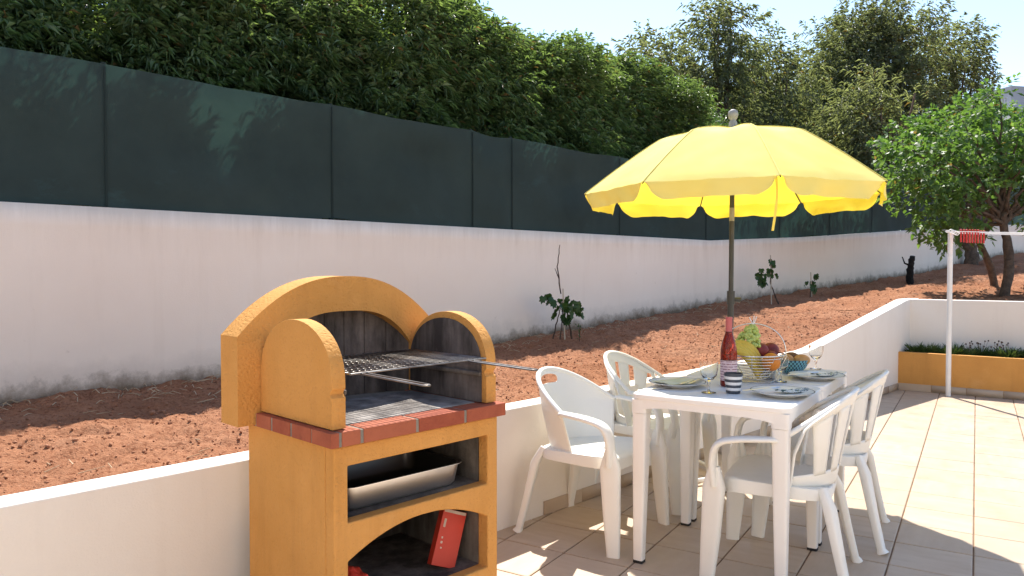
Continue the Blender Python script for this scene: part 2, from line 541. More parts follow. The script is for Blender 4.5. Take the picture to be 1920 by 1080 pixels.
# loose clods, stones and straw lying on the soil: nobody could count them
def clods():
    rng = random.Random(5)
    V = []; F = []
    for i in range(15000):
        if i < 11500: u = rng.uniform(-2.9, 6.2); p = rng.uniform(.06, 2.42)
        else: u = rng.uniform(6.4, 14); p = rng.uniform(-4, 2.4)
        q = O0 + D * u + N * p
        s = rng.choice([.0025, .003, .004, .005, .008]) * rng.uniform(.8, 1.5) * (1.5 if i >= 11500 else 1)
        if rng.random() < .004: s *= 2.2
        z = soil_z(q.x, q.y) + soil_rough(q.x, q.y) * (1. if u < 6.3 else 1.3)
        b = len(V)
        m = Matrix.Rotation(rng.uniform(0, 6.28), 3, Vector((rng.random(), rng.random(), 1)).normalized())
        for d in ((1, 0, 0), (-1, 0, 0), (0, 1, 0), (0, -1, 0), (0, 0, .8), (0, 0, -.8)):
            w = m @ (Vector(d) * s * rng.uniform(.6, 1.4))
            V.append((q.x + w.x, q.y + w.y, z + w.z + s * .35))
        for t in ((0, 2, 4), (2, 1, 4), (1, 3, 4), (3, 0, 4), (2, 0, 5), (1, 2, 5), (3, 1, 5), (0, 3, 5)):
            F.append([b + k for k in t])
    o = np_obj('soil_clods', np.array(V), np.array(F), M['clod'])
    tag(o, 'loose crumbs and clods of red earth lying on the garden bed', 'clods', kind='stuff')
    mb = MB()
    for i in range(260):
        if i < 170: u = rng.uniform(-2.9, 6.2); p = rng.uniform(.06, 2.4)
        else: u = rng.uniform(6.4, 12); p = rng.uniform(-2, 2.4)
        q = O0 + D * u + N * p
        z = soil_z(q.x, q.y) + soil_rough(q.x, q.y) + .008
        a = rng.uniform(0, PI); l = rng.uniform(.02, .09) * (1.8 if rng.random() < .1 else 1)
        e = Vector((math.cos(a), math.sin(a), rng.uniform(-.1, .3))) * l
        mb.sweep([(q.x, q.y, z), (q.x + e.x, q.y + e.y, z + max(0, e.z))], [.0022, .0014], 4)
    for i in range(420):
        u = rng.uniform(-2.9, 7.5); p = 2.42 - abs(rng.gauss(0, .22))
        q = O0 + D * u + N * p
        z = soil_z(q.x, q.y) + soil_rough(q.x, q.y) + .006
        a = rng.uniform(0, PI); l = rng.uniform(.03, .12)
        e = Vector((math.cos(a), math.sin(a), 0)) * l
        mb.sweep([(q.x, q.y, z), (q.x + e.x * .5, q.y + e.y * .5, z + rng.uniform(.004, .02)), (q.x + e.x, q.y + e.y, z)], [.0026, .0026, .0015], 4)
    o = mb.build('dry_straw', M['straw'])
    tag(o, 'thin dry straw and twigs scattered over the red soil', 'straw', kind='stuff')
clods()

# ------------------------------------------------------------------ terrace floor of single tiles
TD = Vector((math.sin(R(31.9)), math.cos(R(31.9)), 0)); TX = Vector((TD.y, -TD.x, 0))
TS = .3145
TO = Vector((1.80, 3.48, 0))
def terrace():
    fl = MB()
    a = O0 - N * .10
    c = [a + D * -9, a + D * 8.2, Vector((14, 3, 0)), Vector((14, -6, 0)), Vector((-6, -6, 0))]
    fl.add([(p.x, p.y, -.006) for p in c], [tuple(range(5))])
    root = fl.build('terrace_floor', M['grout'])
    tag(root, kind='structure')
    h = TS / 2 - .0034; b = .004; z1 = 0.; z0 = -.008
    def tile_mb(mb, cx=0, cy=0, rot=False):
        r0 = [(-h, -h, z0), (h, -h, z0), (h, h, z0), (-h, h, z0)]
        r1 = [(-h, -h, z1 - .002), (h, -h, z1 - .002), (h, h, z1 - .002), (-h, h, z1 - .002)]
        k = h - b
        r2 = [(-k, -k, z1), (k, -k, z1), (k, k, z1), (-k, k, z1)]
        v = r0 + r1 + r2
        if rot: v = [tuple(TO + TX * (cx + p[0]) + TD * (cy + p[1]) + Vector((0, 0, p[2]))) for p in v]
        f = []
        for s in (0, 4):
            for i in range(4): f.append((s + i, s + (i + 1) % 4, s + 4 + (i + 1) % 4, s + 4 + i))
        f.append((8, 9, 10, 11))
        mb.add(v, f)
    me = None
    rest = MB()
    rng = random.Random(2)
    rz = math.atan2(TX.y, TX.x)
    cand = []
    for i in range(-30, 30):
        for j in range(-26, 26):
            c_ = TO + TX * (TS * (i + .5)) + TD * (TS * (j + .5))
            u, p = up_of(c_.x, c_.y)
            if p > .05 or (c_.x > 12 or c_.y < -5) or u < -8.5: continue
            # behind the planter and end wall
            e = c_ - Vector((4.07, 7.92, 0))
            if e.dot(Vector((.6, .8, 0))) > .28: continue
            seen = c_.y > 2.7 and abs(c_.x) < .72 * c_.y + .4
            cand.append((0 if seen else 1, c_.length, i, j, c_))
    cand.sort(key=lambda q: (q[0], q[1]))
    for k, (sn, _, i, j, c_) in enumerate(cand):
        if k < 290:
            if me is None:
                mb = MB(); tile_mb(mb); o = mb.build('tile', M['tile'], root); me = o.data
            else:
                o = bpy.data.objects.new('tile', me); COL.objects.link(o); o.parent = root
            o.location = (c_.x, c_.y, rng.uniform(-.0008, .0004))
            o.rotation_euler = (rng.uniform(-.002, .002), rng.uniform(-.002, .002), rz + PI / 2 * rng.randrange(2))
        else:
            tile_mb(rest, TS * (i + .5), TS * (j + .5), True)
    tag(rest.build('tile_field', M['tile'], root), kind='stuff')
terrace()

# ------------------------------------------------------------------ terrace wall with its ramped end
WT = .13
def terrace_wall():
    mb = MB()
    us = [-9, -6, -3, 0, 2, 3.45, 3.62, 6.0, 6.12, 6.46]
    top = wall_top
    v = []; f = []
    for u in us:
        b = O0 + D * u; a = b - N * WT
        v += [(a.x, a.y, -.02), (a.x, a.y, top(u)), (b.x, b.y, top(u)), (b.x, b.y, -.02)]
    for i in range(len(us) - 1):
        for k in range(4):
            f.append((i * 4 + k, i * 4 + (k + 1) % 4, i * 4 + 4 + (k + 1) % 4, i * 4 + 4 + k))
    f.append((0, 1, 2, 3)); f.append(tuple(len(us) * 4 - 4 + k for k in range(4)))
    mb.add(v, f)
    w = mb.build('terrace_wall', M['wall_low'], None, bevel=.008)
    tag(w, 'low white rendered retaining wall between terrace and red soil bed', 'wall')
    # tile skirting along its foot: tile by tile
    L = .315
    k = 0
    u = .10
    me = None
    while u < 5.55:
        l = L - .004
        if me is None:
            s = MB().box(0, l, -.009, -.0005, .001, .072)
            o = s.build('skirting_tile', M['tile'], w, bevel=.0015, seg=1); me = o.data
        else:
            o = bpy.data.objects.new('skirting_tile', me); COL.objects.link(o); o.parent = w
        q = O0 - N * WT + D * u
        o.location = (q.x, q.y, 0); o.rotation_euler = (0, 0, math.atan2(D.y, D.x))
        u += L
    return w
terrace_wall()

# end wall and planter
PX = Vector((.81, -.586, 0)); PY = Vector((.586, .81, 0))
PC = Vector((4.09, 7.93, 0))             # left front corner of the planter
def end_wall():
    w = MB()
    c0 = PC + PY * .38 + PX * .02
    v = []
    for s, d in ((0, 0), (6, 0), (6, .13), (0, .13)):
        q = c0 + PX * s + PY * d
        v += [(q.x, q.y, -.02), (q.x, q.y, .952)]
    w.add(v, [(0, 2, 3, 1), (2, 4, 5, 3), (4, 6, 7, 5), (6, 0, 1, 7), (1, 3, 5, 7), (0, 6, 4, 2)])
    tag(w.build('end_wall', M['wall_low'], None, bevel=.008), 'white rendered wall closing the far end of the terrace behind the planter', 'wall')
    root = empty('planter', PC, math.atan2(PX.y, PX.x), 'long orange rendered planter box built against the far end wall', 'planter')
    p = MB()
    p.box(0.01, 4.6, 0, .06, -.01, .405)
    p.build('front_panel', M['orange_planter'], root, bevel=.006)
    p = MB().box(.01, 4.6, .062, .375, -.01, .345)
    p.build('planter_soil', M['soil_planter'], root)
    me = None
    for k in range(13):
        if me is None:
            o = MB().box(0, .311, -.010, -.0008, .001, .075).build('skirting_tile', M['tile'], root, bevel=.0015, seg=1); me = o.data
        else:
            o = bpy.data.objects.new('skirting_tile', me); COL.objects.link(o); o.parent = root
        o.location = (.02 + k * .315, 0, 0)
end_wall()

# ------------------------------------------------------------------ tall garden wall and net fence
def tall_pts():
    """(s, point on the front face, top z, soil z, normal)"""
    P = []
    for t in np.linspace(-5.5, 8.2, 56):
        q = T0 + D * t; P.append((t, q, 1.675, N))
    base = T0 + D * 8.2
    for s in np.linspace(.25, 26, 70):
        q = base + D2 * s
        P.append((8.2 + s, q, 1.675 + float(np.interp(s, [0, 3, 7.75, 12.8, 26], [0, .14, .43, .72, 1.3])), N2))
    return P
TP = tall_pts()
BRZ0 = math.atan2(D.y, D.x)
def tall_wall():
    mb_v = []; f = []
    rows = 10
    above = []; below = []
    for (s, q, zt, n) in TP:
        g = soil_z(q.x, q.y)
        zz = [g - .35] + [g + (zt - g) * k / (rows - 1) for k in range(rows)]
        for z in zz:
            mb_v.append((q.x, q.y, z)); above.append(max(-.1, z - g)); below.append(zt - z)
        b = q + n * .2
        mb_v.append((b.x, b.y, zt)); above.append(2.); below.append(1.)
        mb_v.append((b.x, b.y, g - .35)); above.append(2.); below.append(1.)
    m = rows + 3
    for i in range(len(TP) - 1):
        for k in range(m - 1):
            a = i * m + k
            f.append((a, a + m, a + m + 1, a + 1))
    o = np_obj('garden_wall', np.array(mb_v), np.array(f), M['wall_tall'])
    for nm, arr in (('above', above), ('below', below)):
        at = o.data.attributes.new(nm, 'FLOAT', 'POINT')
        at.data.foreach_set('value', np.array(arr, dtype=np.float32))
    tag(o, 'tall stained white rendered wall running behind the red soil bed', 'wall')
tall_wall()

def fence():
    q0 = TP[0][1] + N * .1
    root = empty('net_fence', (q0.x, q0.y, TP[0][2]), 0, 'dark green shade net fence stretched on posts above the tall white wall', 'fence')
    S = np.array([p[0] for p in TP]); X = np.array([p[1].x + p[3].x * .1 for p in TP]); Y = np.array([p[1].y + p[3].y * .1 for p in TP]); Z = np.array([p[2] for p in TP])
    def pt(s): return float(np.interp(s, S, X)), float(np.interp(s, S, Y)), float(np.interp(s, S, Z))
    inv = Matrix.Translation(-Vector(root.location))
    posts = [-5.3, -3.4, -1.45, .62, 2.3, 3.84, 4.38, 6.2, 8.2, 10.2, 11.9, 13.6, 15.6, 17.8, 20, 22.5, 25, 28, 31]
    for i, s in enumerate(posts):
        x, y, z = pt(s)
        h = .94 + max(0, s - 8.2) * .03
        mb = MB().sweep([(x, y, z - .02), (x, y, z + h)], [.017, .017], 8)
        mb.xf(inv)
        po = mb.build('post', M['post'], root, smooth=60)
        n = N if s < 8.2 else N2; d_ = D if s < 8.2 else D2
        bt = MB()
        c_ = Vector((x, y, 0)) - n * .030
        for w_, zz in ((-.006, z + .004), (.006, z + .004), (.005, z + h - .03), (-.005, z + h - .03)):
            for o_ in (0, .004):
                q = c_ + d_ * w_ - n * o_; bt.v.append((q.x, q.y, zz))
        bt.f = [(0, 2, 4, 6), (1, 7, 5, 3), (0, 1, 3, 2), (2, 3, 5, 4), (4, 5, 7, 6), (6, 7, 1, 0)]
        bt.xf(inv); bt.build('batten', M['post'], po)
    for i in range(len(posts) - 1):
        a, b = posts[i], posts[i + 1]
        nn = max(8, int((b - a) / .06))
        rng = random.Random(i)
        ph = rng.uniform(0, 9)
        def fn(u, v):
            s = a + (b - a) * u
            x, y, z = pt(s)
            h = .93 + max(0, s - 8.2) * .03
            sag = -.02 * math.sin(PI * u) * v + .012 * noise.noise(Vector((s * 2.2, 3, 1))) * v
            lift = .004 + max(0, noise.noise(Vector((s * 1.9, 7.7, 0))) - .28) * .04
            zz = z + lift * (1 - v) + (h + sag) * v
            bil = math.sin(PI * u) * (.02 * math.sin(6 * v + ph) + .05 * noise.noise(Vector((s * 1.5, v * 2.2, ph))) + .008 * noise.noise(Vector((s * 6, v * 3, ph))))
            off = -.022 - bil
            n = N if s < 8.2 else N2
            return (x + n.x * off, y + n.y * off, zz)
        mb = MB().grid(fn, nn, 14)
        mb.xf(inv)
        mb.build('net_panel', M['net'], root, smooth=180)
fence()

# ------------------------------------------------------------------ foliage tools
def leaf_arrays(C, Dr, L, W, rng, droop=.25, fold=.25):
    """C,Dr (n,3): leaf base and direction -> V (4n,3), F (2n,3)"""
    n = len(C)
    Dr = Dr / np.linalg.norm(Dr, axis=1, keepdims=True)
    rnd = rng.normal(size=(n, 3)) * .45 + np.array([0, 0, 1.])
    S = np.cross(Dr, rnd); S /= np.linalg.norm(S, axis=1, keepdims=True) + 1e-9
    Nn = np.cross(S, Dr)
    L = L[:, None]; W = W[:, None]
    mid = C + Dr * L * .45 - Nn * W * fold
    tip = C + Dr * L; tip[:, 2] -= (L * droop)[:, 0]
    a = mid + S * W * .5 ; b = mid - S * W * .5
    V = np.stack([C, a, tip, b], axis=1).reshape(-1, 3)
    i = np.arange(n)[:, None] * 4
    F = np.concatenate([i + np.array([[0, 2, 1]]), i + np.array([[0, 3, 2]])], axis=1).reshape(-1, 3)
    return V, F

def sprigs(P, Dr, rng, n_leaf, stem, L, W, droop, spread=.9):
    """leaves set spirally along a stem at every sprig"""
    k = len(P)
    Dr = Dr / np.linalg.norm(Dr, axis=1, keepdims=True)
    fr = np.tile(np.linspace(.05, 1., n_leaf), (k, 1)) + rng.uniform(-.04, .04, (k, n_leaf))
    C = P[:, None, :] + Dr[:, None, :] * (stem * fr)[:, :, None]
    C[:, :, 2] -= (fr ** 2 * stem * .25)
    rad = rng.normal(size=(k, n_leaf, 3))
    rad -= (rad * Dr[:, None, :]).sum(2, keepdims=True) * Dr[:, None, :]
    rad /= np.linalg.norm(rad, axis=2, keepdims=True) + 1e-9
    ld = Dr[:, None, :] * (.55 + .5 * fr[:, :, None]) + rad * spread
    C = C.reshape(-1, 3); ld = ld.reshape(-1, 3)
    n = len(C)
    return leaf_arrays(C, ld, L * rng.uniform(.65, 1.2, n), W * rng.uniform(.75, 1.25, n), rng, droop)

def trunk_mb(mb, pts, r0, r1, n=8, seed=0, wob=.03):
    rng = random.Random(seed)
    P = [Vector(p) for p in pts]
    out = []; sec = []
    k = 5
    tot = (len(P) - 1) * k
    for i in range(len(P) - 1):
        for j in range(k + (1 if i == len(P) - 2 else 0)):
            f = j / k
            q = P[i].lerp(P[i + 1], f)
            g = (i * k + j) / tot
            if 0 < g < 1: q = q + Vector((rng.uniform(-1, 1), rng.uniform(-1, 1), 0)) * wob
            out.append(q); r_ = (r0 + (r1 - r0) * g) * rng.uniform(.92, 1.08); sec.append((r_, r_))
    mb.sweep(out, sec, n, side=(1, .02, 0) if abs((P[-1] - P[0]).normalized().x) < .9 else (0, 1, 0))

# ------------------------------------------------------------------ hedge behind the fence
def hedge_variant(seed, leafmat):
    rng = np.random.default_rng(seed)
    root = empty('hedge_shrub')
    H = 3.40
    n = 3300
    t = rng.uniform(.02, 1, n) ** .92
    th = rng.uniform(0, 2 * PI, n)
    lump = np.array([noise.noise(Vector((math.cos(a) * 1.3, math.sin(a) * 1.3, z * 4 + seed * 3.1))) for a, z in zip(th, t)])
    Rr = (.66 + .50 * lump) * np.where(t > .82, np.sqrt(np.maximum(0.02, 1 - ((t - .82) / .2) ** 2)), 1) * np.where(t < .2, .75 + t * 1.25, 1)
    r_ = Rr * (.35 + .65 * np.sqrt(rng.uniform(0, 1, n)))
    P = np.stack([r_ * np.cos(th), r_ * np.sin(th), .3 + t * (H - .3) + .12 * lump], axis=1)
    Dr = np.stack([np.cos(th), np.sin(th), rng.uniform(.2, 1.5, n)], axis=1) + rng.normal(size=(n, 3)) * .45
    Dr[:, 2] += (t > .8) * .9
    V, F = sprigs(P, Dr, rng, 17, .32, .105, .0150, .5, .95)
    lim = np.hypot(V[:, 0], V[:, 1]).reshape(-1, 4).max(1) < 1.2
    V = V.reshape(-1, 4, 3)[lim].reshape(-1, 3); F = F[:2 * int(lim.sum())]
    np_obj('crown', V, F, leafmat, root)
    mb = MB()
    trunk_mb(mb, [(0, 0, -.1), (.03, .02, 1.5), (-.05, .04, 3.2)], .055, .02, 8, seed)
    rr = random.Random(seed)
    for k in range(9):
        a = rr.uniform(0, 6.28); z = rr.uniform(.5, 2.6)
        trunk_mb(mb, [(0, 0, z), (.3 * math.cos(a), .3 * math.sin(a), z + .4), (.5 * math.cos(a), .5 * math.sin(a), z + 1.)], .02, .006, 5, seed + k)
    mb.build('trunk', M['bark'], root, smooth=60)
    return root
ORD = ['first', 'second', 'third', 'fourth', 'fifth', 'sixth', 'seventh', 'eighth', 'ninth', 'tenth', 'eleventh', 'twelfth', 'thirteenth', 'fourteenth', 'fifteenth', 'sixteenth', 'seventeenth', 'eighteenth']
def hedge():
    protos = [hedge_variant(s, M['leaf_hedge']) for s in (1, 2, 3)]
    used = [False] * 3
    rng = random.Random(8)
    spots = []
    t = -2.4
    while t < 9.4:
        spots.append(t); t += .88 + rng.uniform(-.10, .12)
    for i, t in enumerate(spots):
        v = i % 3
        o = protos[v] if not used[v] else copy_tree(protos[v])
        used[v] = True
        q = (T0 + D * t if t < 8.2 else T0 + D * 8.2 + D2 * (t - 8.2)) + N * (1.42 + rng.uniform(-.1, .16))
        s = 1.0 + rng.uniform(-.03, .06)
        o.location = (q.x, q.y, soil_z(q.x, q.y) - .05)
        o.scale = (s * 1.0, s * 1.0, s * (1.0 if t < 5 else .96))
        o.rotation_euler = (0, 0, rng.uniform(0, 6.28))
        tag(o, 'tall leafy green hedge shrub behind the net fence, %s of the row from the left' % (ORD[i] if i < len(ORD) else 'last'), 'shrub', 'hedge shrubs behind the net fence')
hedge()

# ------------------------------------------------------------------ bushes and trees beyond
def clump_crown(clumps, seed, per, n_leaf, stem, L, W, droop, upw=.5, spread=.9, fill=.5):
    rng = np.random.default_rng(seed)
    Ps = []; Ds = []
    for (cx, cy, cz, rx, ry, rz_) in clumps:
        n = int(per * (rx * ry + ry * rz_ + rx * rz_) / 3)
        d = rng.normal(size=(n, 3)); d /= np.linalg.norm(d, axis=1, keepdims=True)
        lump = np.array([noise.noise(Vector((a * 1.9 + cx, b * 1.9 + cy, c * 1.9 + cz + seed))) for a, b, c in d])
        r_ = (fill + (1 - fill) * np.sqrt(rng.uniform(0, 1, n))) * (1 + .55 * lump)
        Ps.append(np.array([cx, cy, cz]) + d * r_[:, None] * np.array([rx, ry, rz_]))
        dd = d + rng.normal(size=(n, 3)) * .5; dd[:, 2] += upw
        Ds.append(dd)
    P = np.concatenate(Ps); Dr = np.concatenate(Ds)
    return sprigs(P, Dr, rng, n_leaf, stem, L, W, droop, spread)

def bounce_facade():
    # unseen house front, added behind the camera to bounce warm sunlight onto shaded faces
    w = simple('bounce_facade_render', (.80, .77, .72), (.74, .70, .64), .85, 1.2, .2, 90)
    root = empty('bounce_facade', (1.5, -1.7, 0), 0, 'white rendered house facade added unseen behind the camera to bounce sunlight', 'house')
    fr = lambda a, b, d: (a, d, b)
    MB().prism([[(-7, 0), (8, 0), (8, 3.1), (-7, 3.1)], [(-1.2, .02), (-1.2, 2.15), (.8, 2.15), (.8, .02)], [(3.2, .9), (3.2, 2.1), (4.6, 2.1), (4.6, .9)], [(-4.8, .9), (-4.8, 2.1), (-3.4, 2.1), (-3.4, .9)]], fr, -.28, 0).build('wall', w, root)
    for (x0, x1, z0, z1) in ((-1.2, .8, .02, 2.15), (3.2, 4.6, .9, 2.1), (-4.8, -3.4, .9, 2.1)):
        f = MB().box(x0, x1, -.2, -.17, z0, z1).build('window', M['cup_dark'], root)
        MB().box((x0 + x1) / 2 - .03, (x0 + x1) / 2 + .03, -.168, -.14, z0, z1).build('mullion', M['white_metal'], f)
    MB().box(-7.1, 8.1, -6, .12, 3.1, 3.25).build('roof', w, root)

def tree(name, x, y, clumps, seed, leafmat, label, cat, per, n_leaf, stem, L, W, droop, r0=.14, group=None, upw=.5, fill=.5, gz=None, limbs=True):
    """clumps in local coordinates over the trunk base"""
    z = (soil_z(x, y) if gz is None else gz) - .05
    root = empty(name, (x, y, z), 0, label, cat, group)
    V, F = clump_crown(clumps, seed, per, n_leaf, stem, L, W, droop, upw, fill=fill)
    if group:
        q = V + np.array([x, y, z])
        p2 = (q[:, 0] - BEND.x) * N2.x + (q[:, 1] - BEND.y) * N2.y
        keep = p2.reshape(-1, 4).min(1) > .42
        V = V.reshape(-1, 4, 3)[keep].reshape(-1, 3); F = F[:2 * int(keep.sum())]
    np_obj('crown', V, F, leafmat, root)
    mb = MB()
    top = max(c[2] for c in clumps)
    low = min(c[2] - c[5] for c in clumps)
    fork = max(.5, min(low + .5, top * .4))
    trunk_mb(mb, [(0, 0, -.15), (.05, 0, fork * .55), (0, .05, fork)], r0, r0 * .75, 9, seed, .02)
    for k, c in enumerate(clumps):
        mid = (c[0] * .35, c[1] * .35, fork + (c[2] - fork) * .5)
        trunk_mb(mb, [(0, .05, fork - .1), mid, (c[0], c[1], c[2] + c[5] * .3)], r0 * .45, r0 * .1, 6, seed + k, .05)
    mb.build('trunk', M['bark'], root, smooth=60)
    return root

def far_trees():
    # name, px-free placement: ground position, then crown clumps (local)
    def rc(seed, n, wx, wy, z0, z1, r0, r1, taper=.5):
        rr = random.Random(seed); out = []
        for i in range(n):
            f = (i + .5) / n
            z = z0 + (z1 - z0) * f
            w = 1 - taper * f
            a = rr.uniform(0, 6.28) ; q = rr.uniform(.25, 1) * w
            r_ = rr.uniform(r0, r1)
            out.append((math.cos(a) * wx * q, math.sin(a) * wy * q, z, r_, r_, r_ * rr.uniform(.8, 1.15)))
        return out
    G = 'grey green trees beyond the hedge'
    far = dict(leafmat=M['leaf_far'], cat='tree', per=205, n_leaf=13, stem=.45, L=.16, W=.021, droop=.6, r0=.16, group=G, upw=.55, fill=.25)
    tree('olive_tree', 2.75, 16.6, rc(11, 13, 1.15, 1.0, 1.6, 5.0, .5, .8, .45), 11, label='grey green feathery tree beyond the hedge, leftmost of the far trees', **far)
    tree('olive_tree', 4.75, 17.2, rc(12, 16, .85, .9, 1.6, 6.1, .4, .75, .65), 12, label='tall thin feathery tree rising behind the parasol finial', **far)
    tree('olive_tree', 6.4, 18.4, rc(13, 13, .9, 1.0, 1.6, 5.5, .4, .7, .6), 13, label='loose wispy tree between the thin feathery tree and the broad crowned tree', **far)
    far2 = dict(far); far2['per'] = 195
    tree('olive_tree', 9.35, 19.4, rc(14, 24, 1.75, 1.6, 1.6, 6.4, .7, 1.15, .5), 14, label='broad dense olive grey tree, largest crown against the sky', **far2)
    tree('olive_tree', 12.3, 20.6, rc(15, 15, 1.2, 1.1, 2.0, 5.9, .5, .8, .3), 15, label='rounded grey green tree, rightmost of the far trees', **far)
    tree('olive_tree', 7.6, 15.6, rc(16, 13, 1.5, 1.0, 1.0, 3.6, .7, 1.0, .2), 16, label='low dense olive tree standing over the net fence behind the parasol', **far2)
    tree('olive_tree', 10.3, 16.8, rc(17, 12, 1.4, 1.0, .8, 3.3, .7, 1.0, .2), 17, label='low dense olive tree behind the net fence beside the fruit tree', **far2)
    tree('olive_tree', 3.6, 19.8, rc(18, 14, 1.5, 1.0, 1.0, 4.4, .7, 1.0, .2), 18, label='hazy olive mass low between the hedge end and the thin feathery tree', **far2)
    tree('olive_tree', 6.3, 21.0, rc(19, 15, 1.6, 1.0, 1.0, 5.2, .7, 1.05, .3), 19, label='grey olive tree filling the gap behind the wispy tree', **far2)
    tree('olive_tree', 9.0, 23.5, rc(20, 15, 2.0, 1.0, 1.0, 5.2, .8, 1.2, .2), 20, label='farthest grey tree, half hidden behind the broad crown', **far2)
    G = 'green bushes beyond the bend of the wall'
    bush = dict(leafmat=M['leaf_bush'], cat='bush', per=460, n_leaf=13, stem=.26, L=.10, W=.020, droop=.25, r0=.07, group=G, upw=.7, fill=.4)
    tree('large_bush', 2.05, 12.2, rc(21, 9, .7, .6, .5, 2.75, .6, .8, .25), 21, label='bright green leafy bush at the end of the hedge row', **bush)
    tree('large_bush', 3.2, 13.0, rc(22, 9, .8, .6, .5, 2.6, .6, .8, .25), 22, label='deep green rounded bush left of the parasol finial', **bush)
    tree('large_bush', 4.55, 13.6, rc(23, 8, .8, .6, .5, 2.0, .6, .8, .25), 23, label='dark green bush showing just behind the parasol top', **bush)
    tree('large_bush', 6.2, 14.2, rc(24, 8, .9, .6, .4, 1.8, .55, .75, .25), 24, label='low dark green bush behind the right half of the parasol', **bush)
far_trees()

def yard_trees():
    B = Vector((6.70, 10.15, 0))
    def loc(px, py, dy, rp):
        d = B.y + dy
        x = (px - 960) / 1400 * d - B.x; z = 1.28 + (505 - py) / 1400 * d - (soil_z(B.x, B.y) - .05)
        r_ = rp / 1400 * d
        return (x, dy, z, r_, r_, r_ * .9)
    cl = [loc(1705, 292, -.3, 42), loc(1700, 335, .1, 42), loc(1745, 262, .3, 46), (loc(1800, 240, -.2, 48)), loc(1850, 212, 0, 34), loc(1864, 178, .1, 22),
          loc(1905, 268, -.4, 42), loc(1770, 320, -.5, 62), loc(1850, 300, .5, 75), loc(1735, 380, .2, 50), loc(1790, 400, -.4, 52), loc(1915, 312, -.6, 45),
          loc(1965, 305, 0, 75), loc(1965, 385, .4, 45), loc(1765, 440, .5, 26), loc(1830, 360, .8, 60), loc(2040, 330, .2, 90), loc(2010, 280, .3, 60)]
    t = tree('fruit_tree', B.x, B.y, cl, 31, M['leaf_yard'], 'bright green fruit tree with forked trunk behind the end wall', 'tree', 520, 9, .19, .095, .054, .3, r0=.066, upw=.4, fill=.3)
    # the second, leaning stem farther back
    q = Vector((7.25, 11.4, 0))
    g = soil_z(q.x, q.y) - .05
    root = empty('leaning_tree', (q.x, q.y, g), 0, 'dark leaning tree trunk just behind the fruit tree', 'tree')
    mb = MB()
    trunk_mb(mb, [(.15, 0, -.1), (0, 0, .5), (-.35, .1, 1.3), (-.9, .2, 2.1)], .062, .03, 9, 3, .02)
    trunk_mb(mb, [(-.1, 0, .75), (.35, .1, 1.5), (.8, .2, 2.2)], .05, .02, 7, 4, .02)
    mb.build('trunk', M['bark'], root, smooth=60)
    V_, F_ = clump_crown([(-.9, .2, 2.2, .6, .6, .5), (.2, .3, 2.4, .7, .6, .5), (.9, .2, 2.3, .6, .6, .5)], 5, 700, 9, .17, .085, .05, .3)
    np_obj('crown', V_, F_, M['leaf_yard'], root)
yard_trees()

# the charred stump by the wall
def stump():
    x, y = 6.92, 13.0
    z = soil_z(x, y)
    root = empty('charred_stump', (x, y, z), 0, 'short black charred tree stump standing against the white wall', 'stump')
    root.scale = (.88, .88, .92)
    mb = MB()
    trunk_mb(mb, [(0, 0, -.1), (.01, 0, .25), (.03, 0, .40), (.055, 0, .50)], .072, .046, 10, 2, .012)
    mb.build('trunk', M['bark_dark'], root, smooth=70)
    mb = MB()
    trunk_mb(mb, [(-.03, 0, .34), (-.10, 0, .37), (-.15, 0, .49)], .020, .009, 6, 2, .004)
    mb.build('branch_stub', M['bark_dark'], root, smooth=70)
stump()

# ------------------------------------------------------------------ young vines on stakes
def vine_leaf_mesh():
    mb = MB()
    out = [(0, 0), (.32, -.10), (.52, .22), (.36, .45), (.42, .72), (.16, .70), (0, 1.0), (-.16, .70), (-.42, .72), (-.36, .45), (-.52, .22), (-.32, -.10)]
    v = [(0, .35, .0)] + [(a, b, -.10 * abs(a) - .14 * b * b) for a, b in out]
    mb.add(v, [(0, 1 + i, 1 + (i + 1) % 12) for i in range(12)])
    return mb.mesh('leaf')
VL = vine_leaf_mesh()
VL.materials.append(M['leaf_vine'])
def vine(x, y, blobs, stake_h, stick_top, n, size, seed, label, stems):
    rng = random.Random(seed)
    z = soil_z(x, y) + .0
    root = empty('young_vine', (x, y, z), 0, label, 'vine', 'young vines along the garden wall')
    for (p0, p1, r_) in stems:
        mb = MB(); trunk_mb(mb, [p0, tuple((a + b) / 2 + rng.uniform(-.01, .01) for a, b in zip(p0, p1)), p1], r_, r_ * .6, 6, seed, .004)
        mb.build('stem', M['stem'], root, smooth=60)
    mb = MB().sweep([(.02, 0, -.05), (0, 0, stake_h)], [.009, .007], 6)
    mb.build('stake', M['stake'], root, smooth=60)
    if stick_top:
        mb = MB(); trunk_mb(mb, [(-.02, 0, stake_h - .05), (-.055, 0, (stake_h + stick_top) / 2), (-.03, .01, stick_top)], .008, .004, 6, seed, .004)
        trunk_mb(mb, [(-.04, 0, stake_h + .1), (-.08, 0, stake_h + .2)], .006, .003, 5, seed, .001)
        mb.build('dry_shoot', M['stem'], root, smooth=60)
    for i in range(n):
        b = blobs[i % len(blobs)]
        d = Vector((rng.gauss(0, 1), rng.gauss(0, 1), rng.gauss(0, 1))).normalized() * rng.uniform(.35, 1)
        o = bpy.data.objects.new('leaf', VL); COL.objects.link(o); o.parent = root
        o.location = (b[0] + d.x * b[3], b[1] + d.y * b[3] * .8, b[2] + d.z * b[4])
        s = size * rng.uniform(.7, 1.2)
        o.scale = (s, s, s)
        o.rotation_euler = (rng.uniform(-1.9, -.7), rng.uniform(-.4, .4), rng.uniform(-1.2, 1.2) + (PI if rng.random() < .2 else 0))
